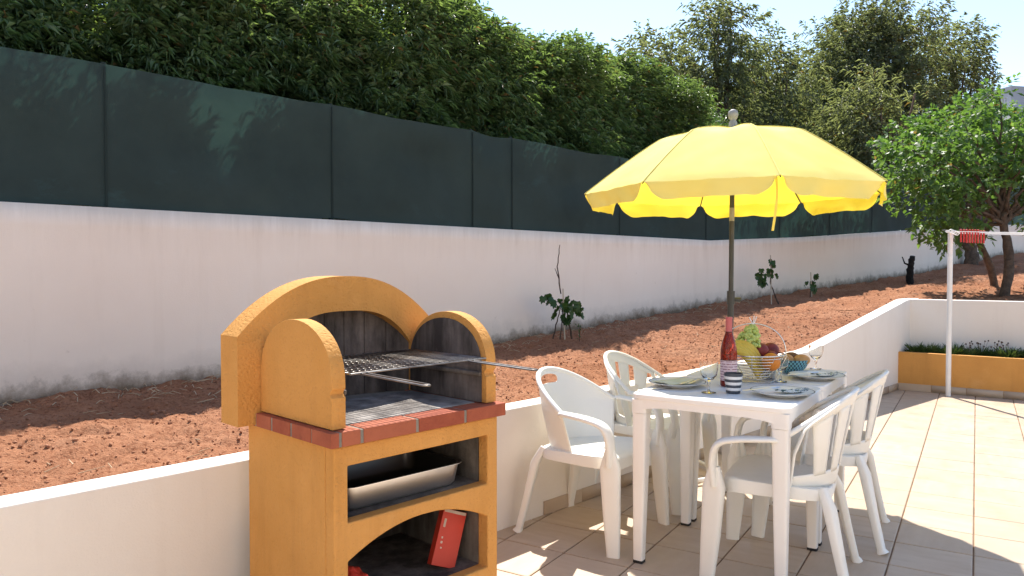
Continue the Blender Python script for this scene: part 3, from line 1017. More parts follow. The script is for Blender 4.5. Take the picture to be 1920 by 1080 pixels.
vine(.50, 7.32, [(-.16, -.03, .42, .07, .06), (-.06, 0, .33, .08, .08), (.04, -.03, .30, .09, .13), (.10, 0, .37, .08, .10), (.02, 0, .22, .07, .06), (.15, 0, .30, .04, .10)], .5, .93, 46, .075, 4,
     'dark leafed young vine with a tall bare shoot, nearest to the barbecue',
     [((.10, .02, -.03), (.03, 0, .35), .011), ((-.10, .03, -.03), (-.02, 0, .32), .008), ((-.03, -.02, -.03), (.0, 0, .4), .007)])
vine(3.58, 10.35, [(-.13, 0, .40, .08, .12), (.04, 0, .42, .10, .10), (.02, 0, .56, .05, .06), (-.10, 0, .30, .05, .06)], .66, 0, 40, .075, 9,
     'young vine with two light green leaf clusters right of the parasol pole',
     [((.13, .02, -.03), (.0, 0, .28), .011), ((0, .0, .28), (.02, 0, .55), .008)])
vine(4.42, 11.05, [(-.03, 0, .20, .09, .09), (.06, 0, .13, .05, .05), (.07, 0, .31, .02, .03)], .36, 0, 22, .07, 13,
     'smallest young vine, low leaf cluster near the wall under the parasol edge',
     [((.0, .02, -.03), (.03, 0, .24), .008), ((.0, .02, .1), (.07, 0, .3), .006)])

# a weed behind the barbecue
def weed(u, p, h, seed, label):
    q = O0 + D * u + N * p
    rng = np.random.default_rng(seed)
    root = empty('weed', (q.x, q.y, soil_z(q.x, q.y)), 0, label, 'weed', 'weeds on the soil')
    n = 26
    P = np.stack([rng.normal(0, .012, n), rng.normal(0, .012, n), rng.uniform(0, h, n)], axis=1)
    Dr = rng.normal(size=(n, 3)); Dr[:, 2] = np.abs(Dr[:, 2]) + .8
    V_, F_ = leaf_arrays(P, Dr, rng.uniform(.03, .055, n), rng.uniform(.008, .014, n), rng)
    np_obj('leaves', V_, F_, M['leaf_planter'], root)
    MB().sweep([(0, 0, -.02), (.003, 0, h)], [.003, .002], 5).build('stem', M['stem'], root)
weed(-1.30, .17, .07, 1, 'small green weed at the soil edge left of the barbecue')
weed(2.9, 1.9, .14, 2, 'thin weed by the wall between the two larger vines')

# ------------------------------------------------------------------ planter plants
def planter_plants():
    rng = np.random.default_rng(3)
    rr = random.Random(3)
    kinds = ['leftmost in the orange planter', 'second from the left in the orange planter', 'third from the left in the orange planter', 'just left of the washing line post',
             'just right of the washing line post', 'in the middle of the planter', 'with dry flower heads near the middle', 'low and pale towards the right', 'dark and dense towards the right', 'rightmost one in view']
    for i in range(10):
        s = .16 + i * .118
        q = PC + PX * s + PY * rr.uniform(.16, .27)
        root = empty('planter_plant', (q.x, q.y, .345), 0, 'tufted green plant with narrow leaves, ' + kinds[i], 'plant', 'tufted plants in the planter')
        n = 230
        a = rng.uniform(0, 6.28, n); r_ = rng.uniform(0, .055, n)
        P = np.stack([r_ * np.cos(a), r_ * np.sin(a), rng.uniform(0, .05, n)], axis=1)
        Dr = np.stack([np.cos(a) * rng.uniform(.1, 1, n), np.sin(a) * rng.uniform(.1, 1, n), rng.uniform(.5, 1.2, n)], axis=1)
        h = rr.uniform(.12, .19)
        V_, F_ = leaf_arrays(P, Dr, h * rng.uniform(.5, 1.1, n), rng.uniform(.006, .011, n), rng, .2)
        np_obj('leaves', V_, F_, M['leaf_planter'], root)
        if i in (4, 5, 6, 7):
            mb = MB()
            for k in range(7):
                b = rr.uniform(0, 6.28); e = rr.uniform(.02, .07)
                tip = (e * math.cos(b), e * math.sin(b), rr.uniform(.13, .20))
                mb.sweep([(0, 0, .02), tip], [.0015, .0012], 4)
                mb.ball(tip, .009, 6, 4)
            mb.build('dry_flower_stalks', M['stem'], root)
planter_plants()

# ------------------------------------------------------------------ barbecue
BQ = Vector((-.925, 2.605, 0)); BRZ = math.atan2(D.y, D.x)
def barbecue():
    root = empty('barbecue', BQ, BRZ, 'orange masonry barbecue with arched hood standing against the low white wall', 'barbecue')
    W, DP = .69, .545
    yf = -DP
    # front plate with the shelf opening and the arched opening
    outer = [(0, 0), (W, 0), (W, .744), (0, .744)]
    h1 = [(.05, .505), (.05, .68), (.64, .68), (.64, .505)]
    arch = [(.05, .20), (.05, .385)]
    for k in range(1, 16):
        x = .05 + .59 * k / 16
        arch.append((x, .385 + .078 * (1 - ((x - .345) / .295) ** 2)))
    arch += [(.64, .385), (.64, .20)]
    fr = lambda a, b, d: (a, d, b)
    mb = MB().prism([outer, h1, arch], fr, yf, yf + .05)
    mb.build('front_plate', M['orange'], root, bevel=.006)
    MB().box(0, .03, yf + .0505, 0, 0, .744).build('side_panel', M['orange'], root, bevel=.004)
    MB().box(W - .03, W, yf + .0505, 0, 0, .744).build('side_panel', M['orange'], root, bevel=.004)
    MB().box(.0305, .048, yf + .051, -.03, 0, .74).build('inner_lining', M['concrete'], root)
    MB().box(W - .048, W - .0305, yf + .051, -.03, 0, .74).build('inner_lining', M['concrete'], root)
    MB().box(.0305, W - .0305, -.029, -.001, 0, .74).build('inner_back', M['concrete'], root)
    MB().box(.0485, W - .0485, yf + .0505, -.0295, .468, .5045).build('shelf', M['concrete'], root)
    MB().box(.0485, W - .0485, yf + .0505, -.0295, .05, .199).build('storage_floor', M['soot'], root)
    # brick edged slab
    z0, z1 = .747, .793
    MB().box(-.0185, W + .0185, yf - .0185, -.004, z0 + .001, z1 - .003).build('slab_core', M['mortar'], root)
    fx = [-.022, .048, .240, .447, .618, W + .022]
    fx = [-.022, .010, .088, .303, .515, W + .022]
    for i in range(5):
        if i == 0: continue
        MB().box(fx[i] + .006, fx[i + 1] - (.006 if i < 4 else 0), yf - .022, yf + .06, z0, z1).build('brick', M['brick'], root, bevel=.003)
    MB().box(-.022, .006, yf - .022, yf + .09, z0, z1).build('brick', M['brick'], root, bevel=.003)
    fy = [yf + .09, yf + .215, yf + .34, yf + .45, yf + .541]
    for i in range(4):
        for sx in (0, 1):
            a, b = (-.022, .06) if sx == 0 else (W - .06, W + .022)
            if sx == 1 and i == 0:
                MB().box(a, b, yf + .072, fy[1] - .006, z0, z1).build('brick', M['brick'], root, bevel=.003); continue
            MB().box(a, b, fy[i] + .006, fy[i + 1] - .006, z0, z1).build('brick', M['brick'], root, bevel=.003)
    # hearth: grey slabs between the cheeks
    hs = [.055, .25, .445, .635]
    for i in range(3):
        for (ya, yb) in ((yf + .062, yf + .25), (yf + .254, -.10)):
            MB().box(hs[i] + .0015, hs[i + 1] - .0015, ya, yb, z1 - .003, z1 + .002).build('hearth_slab', M['hearth'], root, bevel=.001, seg=1)
    # cheeks: arched side walls with grill notches
    def cheek(x0, x1, inner):
        yb, yfr = -.096, yf + .008
        pr = [(yb, z1 + .003)]
        top = []
        cy = (yb + yfr) / 2; ry = (yb - yfr) / 2
        zc = .925; rz_ = .195
        for k in range(0, 25):
            a = PI * k / 24
            top.append((cy + ry * math.cos(a), zc + rz_ * math.sin(a) ** .85 if 0 < k < 24 else zc))
        fr_edge = []
        for zn in (.905,):
            fr_edge += [(yfr, zn + .014), (yfr + .010, zn + .004), (yfr + .012, zn - .004), (yfr, zn - .014)]
        poly = pr + top + fr_edge + [(yfr, z1 + .003)]
        f2 = lambda a, b, d: (d, a, b)
        MB().prism([poly], f2, x0, x1).build('cheek', M['orange'], root, bevel=.007)
        s = MB().prism([[(yb + (p[0] - yb) * .94 - .004, z1 + .004 + (p[1] - z1 - .004) * .925) for p in pr + top + [(yfr, z1 + .003)]]], f2, inner[0], inner[1])
        lin = s.build('cheek_lining', M['soot'] if x0 > .3 else M['concrete'], root, bevel=.002, seg=1)
        zl = .905
        MB().box(inner[0] - (.012 if x0 > .3 else -.0065), inner[0] if x0 > .3 else inner[1] + .012, yfr + .02, yb - .01, zl - .012, zl + .004).build('grill_ledge', M['concrete'], lin, bevel=.003, seg=1)
    cheek(0, .048, (.0485, .054))
    cheek(W - .048, W, (W - .054, W - .0485))
    # back plate with arched niche
    xa, xb = -.082, W + .082
    def arch_top(x, za, zb, a, b, pw=2.): 
        c = (a + b) / 2; h = (b - a) / 2
        return za + (zb - za) * (1 - abs((x - c) / h) ** pw)
    outer = [(xa, .752), (xb, .752)]
    K = 30
    for k in range(K + 1):
        x = xb + (xa - xb) * k / K
        outer.append((x, arch_top(x, 1.055, 1.255, xa, xb, 2.3)))
    na, nb = .044, W - .044
    hole = [(na, .778)]
    for k in range(K + 1):
        x = na + (nb - na) * k / K
        hole.append((x, arch_top(x, .985, 1.125, na, nb, 3.0)))
    hole.append((nb, .778))
    pl = MB().prism([outer, hole], fr, -.094, .03)
    pl.build('back_plate', M['orange'], root, bevel=.030, seg=4)
    # niche lined with upright firebrick strips, slightly dished
    k = 7
    for i in range(k):
        x0 = na - .004 + (nb - na + .008) * i / k; x1 = na - .004 + (nb - na + .008) * (i + 1) / k
        def dy(x): return -.082 + .075 * (1 - abs((x - .345) / .306) ** 2.4)
        def zt(x): return arch_top(min(max(x, na), nb), .985, 1.125, na, nb, 3.0) + .004
        a0, a1 = dy(x0), dy(x1)
        v = [(x0 + .001, a0, .786), (x1 - .001, a1, .786), (x1 - .001, a1, zt(x1)), ((x0 + x1) / 2, (a0 + a1) / 2, zt((x0 + x1) / 2)), (x0 + .001, a0, zt(x0))]
        n = len(v)
        v2 = [(p[0], p[1] + .018, p[2]) for p in v]
        MB().add(v + v2, [tuple(range(n)), tuple(range(2 * n - 1, n - 1, -1))] + [(j, (j + 1) % n, (j + 1) % n + n, j + n) for j in range(n)]).build('firebrick_strip', M['soot'], root, bevel=.002, seg=1)
    MB().box(na - .03, nb + .03, .0305, .036, .76, 1.12).build('back_skin', M['orange'], root)
    return root
barbecue()
BM = Matrix.Translation(BQ) @ Matrix.Rotation(BRZ, 4, 'Z')
def bq(x, y, z=0):
    return BM @ Vector((x, y, z))

def grill():
    z = .960
    root = empty('grill_grate', bq(.345, -.33, z), BRZ, 'chromed wire grill grate with two loop handles resting in the barbecue', 'grill')
    x0, x1, y0, y1 = -.285, .285, -.215, .205
    mb = MB().sweep([(x0, y0, 0), (x1, y0, 0), (x1, y1, 0), (x0, y1, 0), (x0, y0, 0)], .0032, 8, side=(0, 0, 1))
    mb.build('frame', M['grill'], root, smooth=60)
    mb = MB()
    n = 26
    for i in range(1, n):
        x = x0 + (x1 - x0) * i / n
        mb.sweep([(x, y0, .003), (x, y1, .003)], .0018, 6)
    for j in range(1, 10):
        y = y0 + (y1 - y0) * j / 10
        mb.sweep([(x0, y, 0), (x1, y, 0)], .0017, 6)
    tag(mb.build('rods', M['grill'], root, smooth=60), kind='stuff')
    for xh in (-.235, .215):
        w = .011; L = -.30
        mb = MB().sweep([(xh - w, y0 + .06, -.004), (xh - w, y0, -.003), (xh - w, y0 + L, -.006), (xh - w * .6, y0 + L - .011, -.006), (xh + w * .6, y0 + L - .011, -.006), (xh + w, y0 + L, -.006), (xh + w, y0, -.003), (xh + w, y0 + .06, -.004)], .0030, 8, side=(0, 0, 1))
        mb.build('handle', M['grill'], root, smooth=60)
grill()

def tray():
    root = empty('roasting_tray', bq(.335, -.325, .5055), BRZ + R(-1.5), 'deep stainless steel roasting tray on the barbecue shelf', 'tray')
    a, b, h = .245, .155, .082
    def ring(ax, by, z, rc, n=7):
        out = []
        for cx, cy, s in ((1, 1, 0), (-1, 1, 1), (-1, -1, 2), (1, -1, 3)):
            for k in range(n):
                t = (s + k / (n - 1)) * PI / 2
                out.append((cx * (ax - rc) + rc * math.cos(t), cy * (by - rc) + rc * math.sin(t), z))
        return out
    rings = [ring(a + .010, b + .010, h, .05), ring(a + .010, b + .010, h - .0015, .05), ring(a, b, h - .002, .045), ring(a - .012, b - .012, .012, .04), ring(a - .022, b - .022, .001, .035), ring(.05, .05, .001, .02)]
    inner = [ring(.05, .05, .003, .02), ring(a - .024, b - .024, .003, .035), ring(a - .0145, b - .0145, .013, .04), ring(a - .003, b - .003, h - .001, .045), ring(a + .010, b + .010, h, .05)]
    R_ = rings + inner
    n = len(R_[0]); v = [p for r_ in R_ for p in r_]; f = []
    for i in range(len(R_) - 1):
        for k in range(n):
            f.append((i * n + k, i * n + (k + 1) % n, (i + 1) * n + (k + 1) % n, (i + 1) * n + k))
    f.append(tuple(5 * n + k for k in range(n)))
    f = [q for q in f if max(q) < 6 * n]
    pan = MB().add(v[:6 * n], f).build('pan', M['steel'], root, smooth=50)
    v2 = v[6 * n:]; f2 = []
    for i in range(4):
        for k in range(n): f2.append((i * n + k, i * n + (k + 1) % n, (i + 1) * n + (k + 1) % n, (i + 1) * n + k))
    f2.append(tuple(range(n)))
    MB().add(v2, f2).build('burnt_inside', NT('burnt_steel').set(.3, .8).col((.10, .09, .08)).m, pan, smooth=50)
    MB().sweep([(-.09, -.06, .0055), (.06, .03, .0055)], .002, 6).build('skewer', M['wire'], root)
    return root
tray()

def packs():
    red = simple('red_carton', (.55, .045, .022), (.46, .035, .018), .45, 5)
    light = simple('pale_print', (.60, .50, .42), (.45, .36, .3), .5, 30)
    root = empty('carton', bq(.515, -.43, .206), BRZ + R(-14), 'red printed carton leaning in the arched barbecue storage', 'carton')
    mb = MB().box(-.050, .050, -.016, .016, 0, .20)
    T = Matrix.Rotation(R(21), 4, 'Y') @ Matrix.Rotation(R(-10), 4, 'X')
    mb.xf(T); mb.build('carton_body', red, root, bevel=.0015, seg=1)
    for (x0, x1, z0, z1) in ((-.046, .046, .188, .1985), (-.038, -.029, .135, .165), (-.034, -.028, .095, .102), (-.034, -.026, .078, .086), (-.03, -.024, .06, .066)):
        m = MB().box(x0, x1, -.0168, -.0162, z0, z1); m.xf(T); m.build('print_mark', light, root)
    root = tag(MB().grid(lambda u, v: (0, 0, 0), 1, 1).build('charcoal_bag', red), 'crumpled red bag at the left of the barbecue storage', 'bag')
    me = root.data
    bm = bmesh.new()
    bmesh.ops.create_icosphere(bm, subdivisions=4, radius=1)
    for v in bm.verts:
        p = v.co
        q = 1 + .22 * noise.noise(p * 2.2) + .10 * abs(noise.noise(p * 6))
        v.co = Vector((p.x * .075, p.y * .07, p.z * .055)) * q
    bm.to_mesh(me); bm.free()
    root.location = bq(.115, -.435, .262); root.rotation_euler = (0, R(18), BRZ)
packs()

# ------------------------------------------------------------------ tables
TBZ = R(-33.5)
def tloc(cx, cy, x, y, z):
    return Matrix.Translation((cx, cy, z)) @ Matrix.Rotation(TBZ, 4, 'Z') @ Vector((x, y, 0))
def make_table():
    root = empty('plastic_table')
    a, b = .333, .318
    zt = .743
    def outline(ax, by, bul, n=10):
        """square with softly bulging sides and rounded corners"""
        P = []
        rc = .045
        for (cx, cy, s) in ((1, -1, -1), (1, 1, 0), (-1, 1, 1), (-1, -1, 2)):
            for k in range(6):
                t = (s + k / 5) * PI / 2
                P.append((cx * (ax - rc) + rc * math.cos(t), cy * (by - rc) + rc * math.sin(t)))
            # points along the following side
            t1 = (s + 1) * PI / 2
            nx = {(1, -1): (1, 1), (1, 1): (-1, 1), (-1, 1): (-1, -1), (-1, -1): (1, -1)}[(cx, cy)]
            p0 = P[-1]
            p1 = (nx[0] * (ax - rc) + rc * math.cos(t1), nx[1] * (by - rc) + rc * math.sin(t1))
            for k in range(1, n):
                f = k / n; e = bul * math.sin(PI * f)
                P.append((p0[0] + (p1[0] - p0[0]) * f + math.cos(t1) * e, p0[1] + (p1[1] - p0[1]) * f + math.sin(t1) * e))
        return P
    rings = []
    for (k, z) in ((-.06, zt - .0015), (-.016, zt - .0012), (-.012, zt), (-.004, zt), (0, zt - .004), (0, zt - .020)):
        rings.append([(p[0], p[1], z) for p in outline(a + k, b + k, .006)])
    # apron: lower edge arches up between the corners
    ol = outline(a - .004, b - .004, .006)
    low = []
    for p in ol:
        fx = min(abs(p[0]) / a, abs(p[1]) / b)   # 0 mid side .. 1 corner
        low.append((p[0], p[1], zt - .052 - .028 * max(0, (fx - .45) / .55) ** 2))
    rings.append([(p[0], p[1], zt - .022) for p in ol]); rings.append(low)
    rings.append([(p[0] * .975, p[1] * .975, p[2]) for p in low]); rings.append([(p[0] * .97, p[1] * .97, zt - .022) for p in low])
    n = len(ol)
    v = [p for r_ in rings for p in r_]; f = []
    for i in range(len(rings) - 1):
        for k in range(n): f.append((i * n + k, i * n + (k + 1) % n, (i + 1) * n + (k + 1) % n, (i + 1) * n + k))
    f.append(tuple(range(n))); f.append(tuple((len(rings) - 1) * n + k for k in reversed(range(n))))
    MB().add(v, f).build('tabletop', M['plastic_table'], root, smooth=35)
    for sx in (-1, 1):
        for sy in (-1, 1):
            cx, cy = sx * (a - .038), sy * (b - .038)
            lg = MB().sweep([(cx, cy, zt - .026), (cx, cy, zt - .085)], [(.0345, .0345), (.0345, .0345)], 16, side=(1, 0, 0), power=6)
            lg.sweep([(cx, cy, zt - .087), (cx + sx * .002, cy + sy * .002, .40), (cx + sx * .006, cy + sy * .006, .012)], [(.0325, .0325), (.029, .029), (.0215, .0215)], 16, side=(1, 0, 0), power=6)
            l = lg.build('leg', M['plastic_table'], root, smooth=40)
            MB().sweep([(cx + sx * .006, cy + sy * .006, .0115), (cx + sx * .006, cy + sy * .006, .0)], [(.0225, .0225), (.0225, .0225)], 12, side=(1, 0, 0), power=6).build('foot_cap', M['rubber'], l)
    return root
T1 = (.966, 3.312); YV = Vector((math.sin(R(33.5)), math.cos(R(33.5)), 0)); XV = Vector((YV.y, -YV.x, 0))
T2 = (T1[0] + YV.x * .650, T1[1] + YV.y * .650)
t1 = make_table(); t1.location = (*T1, 0); t1.rotation_euler = (0, 0, TBZ)
t2 = copy_tree(t1); t2.location = (*T2, 0)
tag(t1, 'white square plastic table nearest the camera, carrying bottle and striped cup', 'table', 'white plastic tables')
tag(t2, 'white square plastic table pushed behind the first, towards the parasol', 'table', 'white plastic tables')

# ------------------------------------------------------------------ chairs (local: +Y is the front)
def make_chair(kind):
    root = empty('plastic_armchair')
    m = M['plastic']
    # seat
    n = 40
    def outl(k, z, dish=0):
        P = []
        for i in range(n):
            t = 2 * PI * i / n
            c, s = math.cos(t), math.sin(t)
            e = 2 / 4.5
            x = math.copysign(abs(c) ** e, c) * .228 * k; y = math.copysign(abs(s) ** e, s) * .215 * k
            x *= 1 + .06 * (y / .215)
            zz = z - .012 * (1 - (x / .24) ** 2) * dish + .010 * dish * (y / .215) - (.016 if y > .16 else 0) * (abs(y) - .16) / .055
            P.append((x, y, zz))
        return P
    rings = [outl(.02, .425, 1), outl(.5, .425, 1), outl(.8, .425, 1), outl(.93, .425, 1), outl(.985, .421, .6), outl(1.0, .412, .3), outl(1.0, .37, 0), outl(.975, .37, 0), outl(.965, .40, .3), outl(.5, .412, 1), outl(.02, .412, 1)]
    v = [p for r_ in rings for p in r_]; f = []
    for i in range(len(rings) - 1):
        for k in range(n): f.append((i * n + k, i * n + (k + 1) % n, (i + 1) * n + (k + 1) % n, (i + 1) * n + k))
    f.append(tuple(range(n))); f.append(tuple((len(rings) - 1) * n + k for k in range(n)))
    MB().add(v, f).build('seat', m, root, smooth=50)
    tall = .365 if kind == 'hole' else .385
    def back(u, vv):
        """u -1..1 across, vv 0..1 up to the rim"""
        side_h = .20
        top = side_h + (tall - side_h) * (1 - abs(u) ** 2.1)
        z = .405 + vv * top
        h = (z - .405)
        w = .205 + .055 * min(1, h / .2)
        x = w * math.sin(u * 1.25) / math.sin(1.25)
        y = -.215 - .20 * h * (1 - .35 * abs(u)) + .215 * abs(u) ** 2.2
        return Vector((x, y, z))
    rim = [back(u, 1) for u in np.linspace(-1, 1, 33)]
    if kind == 'hole':
        nu, nv = 64, 44
        hx, hv, ax, av = 0, .865, .235, .062
        P = {}
        for j in range(nv + 1):
            for i in range(nu + 1):
                u = -1 + 2 * i / nu; w_ = j / nv
                s = (abs((u - hx) / ax) ** 4 + abs((w_ - hv) / av) ** 4) ** .25
                kill = s < .70
                if .70 <= s < 1.0:
                    u = hx + (u - hx) / s; w_ = hv + (w_ - hv) / s
                P[(i, j)] = (back(u, w_), kill)
        keys = {k: q for q, k in enumerate(P)}
        v = [P[k][0] for k in P]
        f = []
        for j in range(nv):
            for i in range(nu):
                c = [(i, j), (i + 1, j), (i + 1, j + 1), (i, j + 1)]
                if any(P[k][1] for k in c): continue
                f.append(tuple(keys[k] for k in c))
        mb = MB().add(v, f)
        mb.build('backrest', m, root, smooth=180, solid=.006)
    else:
        # arched frame band and upright slats
        path = [back(-.86, 0)] + [back(-.86 + .0 * q, q) for q in (.3, .6)] + [back(u, .93) for u in np.linspace(-.80, .80, 25)] + [back(.86, q) for q in (.6, .3, 0)]
        nrm = []
        for i, p in enumerate(path): nrm.append(Vector((p.x * .6, 1, .25)))
        MB().sweep(path, [(.006, .030)] * len(path), 10, side=[Vector(q) for q in nrm], power=3).build('back_frame', m, root, smooth=60)
        lo = MB().grid(lambda a, b: back(-.88 + 1.76 * a, .0 + .20 * b), 24, 4)
        lo.build('back_lower_panel', m, root, smooth=180, solid=.006)
        for k in range(5):
            u0 = -.62 + k * .31
            mb = MB().grid(lambda a, b: back(u0 * (1 - .12 * (1 - b)) + (a - .5) * (.215 - .05 * (1 - b)), .17 + .74 * b), 4, 12)
            mb.build('slat', m, root, smooth=180, solid=.007)
    # rim continuing into the arms and down to the front legs
    for sx in (-1, 1):
        e = back(sx, 1)
        pts = []
        ctrl = [e, Vector((sx * .282, .0, .612)), Vector((sx * .285, .13, .600)), Vector((sx * .278, .205, .572)), Vector((sx * .266, .228, .50)), Vector((sx * .256, .222, .40))]
        for i in range(len(ctrl) - 1):
            p0 = ctrl[max(0, i - 1)]; p1 = ctrl[i]; p2 = ctrl[i + 1]; p3 = ctrl[min(len(ctrl) - 1, i + 2)]
            for k in range(6 + (1 if i == len(ctrl) - 2 else 0)):
                t = k / 6
                pts.append(.5 * ((2 * p1) + (p2 - p0) * t + (2 * p0 - 5 * p1 + 4 * p2 - p3) * t * t + (3 * p1 - p0 - 3 * p2 + p3) * t ** 3))
        secs = []
        L_ = len(pts)
        for i in range(L_):
            g = i / (L_ - 1)
            secs.append((.015 + .019 * min(1, g * 3), .010 + .006 * g))
        MB().sweep(pts, secs, 12, side=(sx, 0, 0), power=2.6).build('armrest', m, root, smooth=60)
    half = [rim[i] for i in range(33)]
    MB().sweep(half, [(.0125, .009)] * 33, 10, side=[Vector((p.x * .5, -1, .35)) for p in half], power=2.4).build('back_rim', m, root, smooth=60)
    for sx in (-1, 1):
        # front leg: broad moulded plate narrowing to the floor
        MB().sweep([(sx * .256, .222, .475), (sx * .256, .224, .39), (sx * .262, .236, .18), (sx * .270, .248, .012), (sx * .270, .248, 0)],
                   [(.013, .022), (.021, .047), (.019, .040), (.016, .030), (.016, .030)], 14, side=(1, .25 * sx, 0), power=4).build('leg', m, root, smooth=50)
        MB().sweep([(sx * .178, -.182, .415), (sx * .204, -.212, .34), (sx * .226, -.252, .15), (sx * .240, -.282, .018), (sx * .244, -.290, 0)],
                   [(.022, .014), (.032, .020), (.025, .017), (.020, .016), (.027, .023)], 14, side=(1, .3 * sx, 0), power=4).build('leg', m, root, smooth=50)
    return root
def face(dx, dy): return math.atan2(-dx, dy)
cA = make_chair('hole')
cA.location = (.405, 3.655, 0); cA.rotation_euler = (0, 0, face(.815, -.58))
tag(cA, 'white plastic armchair with a hand hole in its back, nearest the barbecue', 'chair', 'white plastic armchairs')
cB = make_chair('slat')
cB.location = (.815, 4.235, 0); cB.rotation_euler = (0, 0, face(.82, -.57))
tag(cB, 'white slat backed plastic armchair between the table and the low wall', 'chair', 'white plastic armchairs')
cC = copy_tree(cB)
cC.location = (1.145, 3.165, 0); cC.rotation_euler = (0, 0, face(-.89, .46))
tag(cC, 'white slat backed plastic armchair pushed under the near table, closest to camera', 'chair', 'white plastic armchairs')
cD = copy_tree(cB)
cD.location = (1.525, 3.68, 0); cD.rotation_euler = (0, 0, face(-.89, .46))
tag(cD, 'white slat backed plastic armchair at the right of the far table', 'chair', 'white plastic armchairs')

# ------------------------------------------------------------------ parasol
def parasol():
    ux, uy = 1.325, 4.50
    root = empty('parasol', (ux, uy, .02), 0, 'open yellow parasol with scalloped valance shading the tables', 'parasol')
    zr, R0 = 1.735 - .02, .886
    phis = [R(-46.9 + 45 * k) for k in range(8)]
    def rib_dir(p): return Vector((math.sin(p), -math.cos(p), 0))
    def prof(f):
        """f 0..1 -> (radius, z): flat crown, knee, then straight slope"""
        if f < .45:
            g = f / .45
            return .415 * g, 2.108 - .058 * g ** 1.8
        g = (f - .45) / .55
        return .415 + (R0 - .415) * g, 2.050 + (zr - 2.050) * (g ** 1.10)
    for k in range(8):
        a, b = phis[k], phis[(k + 1) % 8]
        if b < a: b += 2 * PI
        da, db = rib_dir(a), rib_dir(b)
        sd = k * 5.3
        def fn(u, v):
            r_, z = prof(v)
            p = da.lerp(db, u) * r_
            bow = 4 * u * (1 - u)
            p = p * (1 + .045 * bow * math.sin(PI * v) ** .8)
            z2 = z - .020 * bow * math.sin(PI * min(1, v * 1.05)) - .004 * bow
            z2 += (.007 * noise.noise(Vector((p.x * 6, p.y * 6, sd))) + .004 * noise.noise(Vector((p.x * 16, p.y * 16, sd)))) * bow
            tipd = min(math.hypot((u - e_) * .72, (1 - v) * 1.) for e_ in (0, 1))
            z2 += .010 * math.sin(math.atan2(1 - v + 1e-4, min(u, 1 - u) + 1e-4) * 11 + sd) * math.exp(-tipd / .12) * min(1, bow * 3) * min(1, (1 - v) * 12 + .25)
            # creases running from the rib tips
            z2 += .006 * math.sin(u * 26 + sd) * max(0, v - .8) * 5 * bow * .3
            return (p.x, p.y, z2)
        pn = MB().grid(fn, 18, 26).build('canopy_panel', M['cloth'], root, smooth=180)
        def fv(u, v):
            p = da.lerp(db, u)
            base = fn(u, 1)
            e = min(u, 1 - u)
            depth = (.096 + .010 * noise.noise(Vector((u * 3.1, sd, 5)))) * min(1, (e / .16)) ** .6 * (1 - .12 * math.sin(u * PI)) if e > 0 else 0.
            out = p.normalized() * (-.012 * v * math.sin(u * PI) + (.010 * math.sin(u * 13 + sd) + .022 * noise.noise(Vector((u * 6, sd, v)))) * v)
            ins = (.10 * v * (1 - min(1, e / .11)) ** 2)
            q = Vector((base[0], base[1], base[2])) + out
            mid = (da + db) * .5 * R0
            q = q.lerp(Vector((mid.x, mid.y, q.z)), ins * .8 * (1 if e < .11 else 0))
            return (q.x, q.y, base[2] - depth * v)
        MB().grid(fv, 40, 7).build('valance', M['cloth'], pn, smooth=180)
        pts = []
        for f in np.linspace(.02, 1, 14):
            r_, z = prof(f)
            q = da * r_; pts.append((q.x, q.y, z - .008))
        rb = MB().sweep(pts, .0035, 6, side=(-da.y, da.x, 0)).build('rib', M['pole'], root, smooth=60)
        MB().sweep([(p_[0] * 1.002, p_[1] * 1.002, p_[2] + .0095) for p_ in pts], [(.004, .0012)] * len(pts), 6, side=(-da.y, da.x, 0)).build('seam', M['seam'], pn, smooth=60)
        q = da * .415
        MB().sweep([(da.x * .03, da.y * .03, 1.80), (q.x, q.y, 2.038)], .003, 6).build('strut', M['pole'], rb, smooth=60)
    MB().sweep([(-.02, -.01, .16), (-.006, -.004, 1.10)], .0185, 14).build('lower_pole', M['pole'], root, smooth=60)
    MB().sweep([(-.006, -.004, 1.10), (.0, 0, 2.14)], .0145, 14).build('upper_pole', M['pole'], root, smooth=60)
    MB().sweep([(-.0035, -.002, 1.55), (-.003, -.002, 1.63)], .0152, 14).build('pole_sleeve', M['finial'], root, smooth=60)
    MB().sweep([(-.006, -.004, 1.05), (-.006, -.004, 1.13)], .0235, 14).sweep([(.0, -.004, 1.08), (.05, -.008, 1.075)], [.012, .016], 10).build('clamp_knob', M['pole'], root, smooth=50)
    MB().lathe([(.04, 1.79), (.04, 1.81), (.016, 1.83)], 14).build('runner', M['rubber'], root, smooth=50)
    MB().lathe([(.0, 2.10), (.026, 2.10), (.024, 2.14), (.018, 2.15), (.017, 2.155), (.026, 2.167), (.031, 2.187), (.026, 2.207), (.012, 2.217), (.0, 2.219)], 18).build('finial', M['finial'], root, smooth=60)
    def st(u, v):
        return (.125 + .007 * (u - .5) * 2 + .012 * math.sin(v * 3), -.35 - .02 * math.sin(v * 4), 1.86 - v * .385)
    MB().grid(st, 2, 12).build('tie_strap', M['cloth'], root, smooth=180)
    b = empty('parasol_stand', (ux - .02, uy - .01, 0), 0, 'white tubular cross foot parasol stand on the tiles', 'stand')
    MB().lathe([(.0235, .012), (.0235, .40), (.0205, .40), (.0205, .05)], 16).build('socket_tube', M['white_metal'], b, smooth=50)
    for (dx, dy) in ((-.43, -.20), (.12, -.46), (.43, .20), (-.12, .46)):
        ar = MB().sweep([(dx * .04, dy * .04, .030), (dx, dy, .030)], .0125, 10).build('foot_bar', M['white_metal'], b, smooth=50)
        l = math.hypot(dx, dy)
        MB().sweep([(dx * .97, dy * .97, .016), (dx * 1.03, dy * 1.03, .016)], [(.015, .016)] * 2, 10).build('end_cap', M['rubber'], ar, smooth=50)
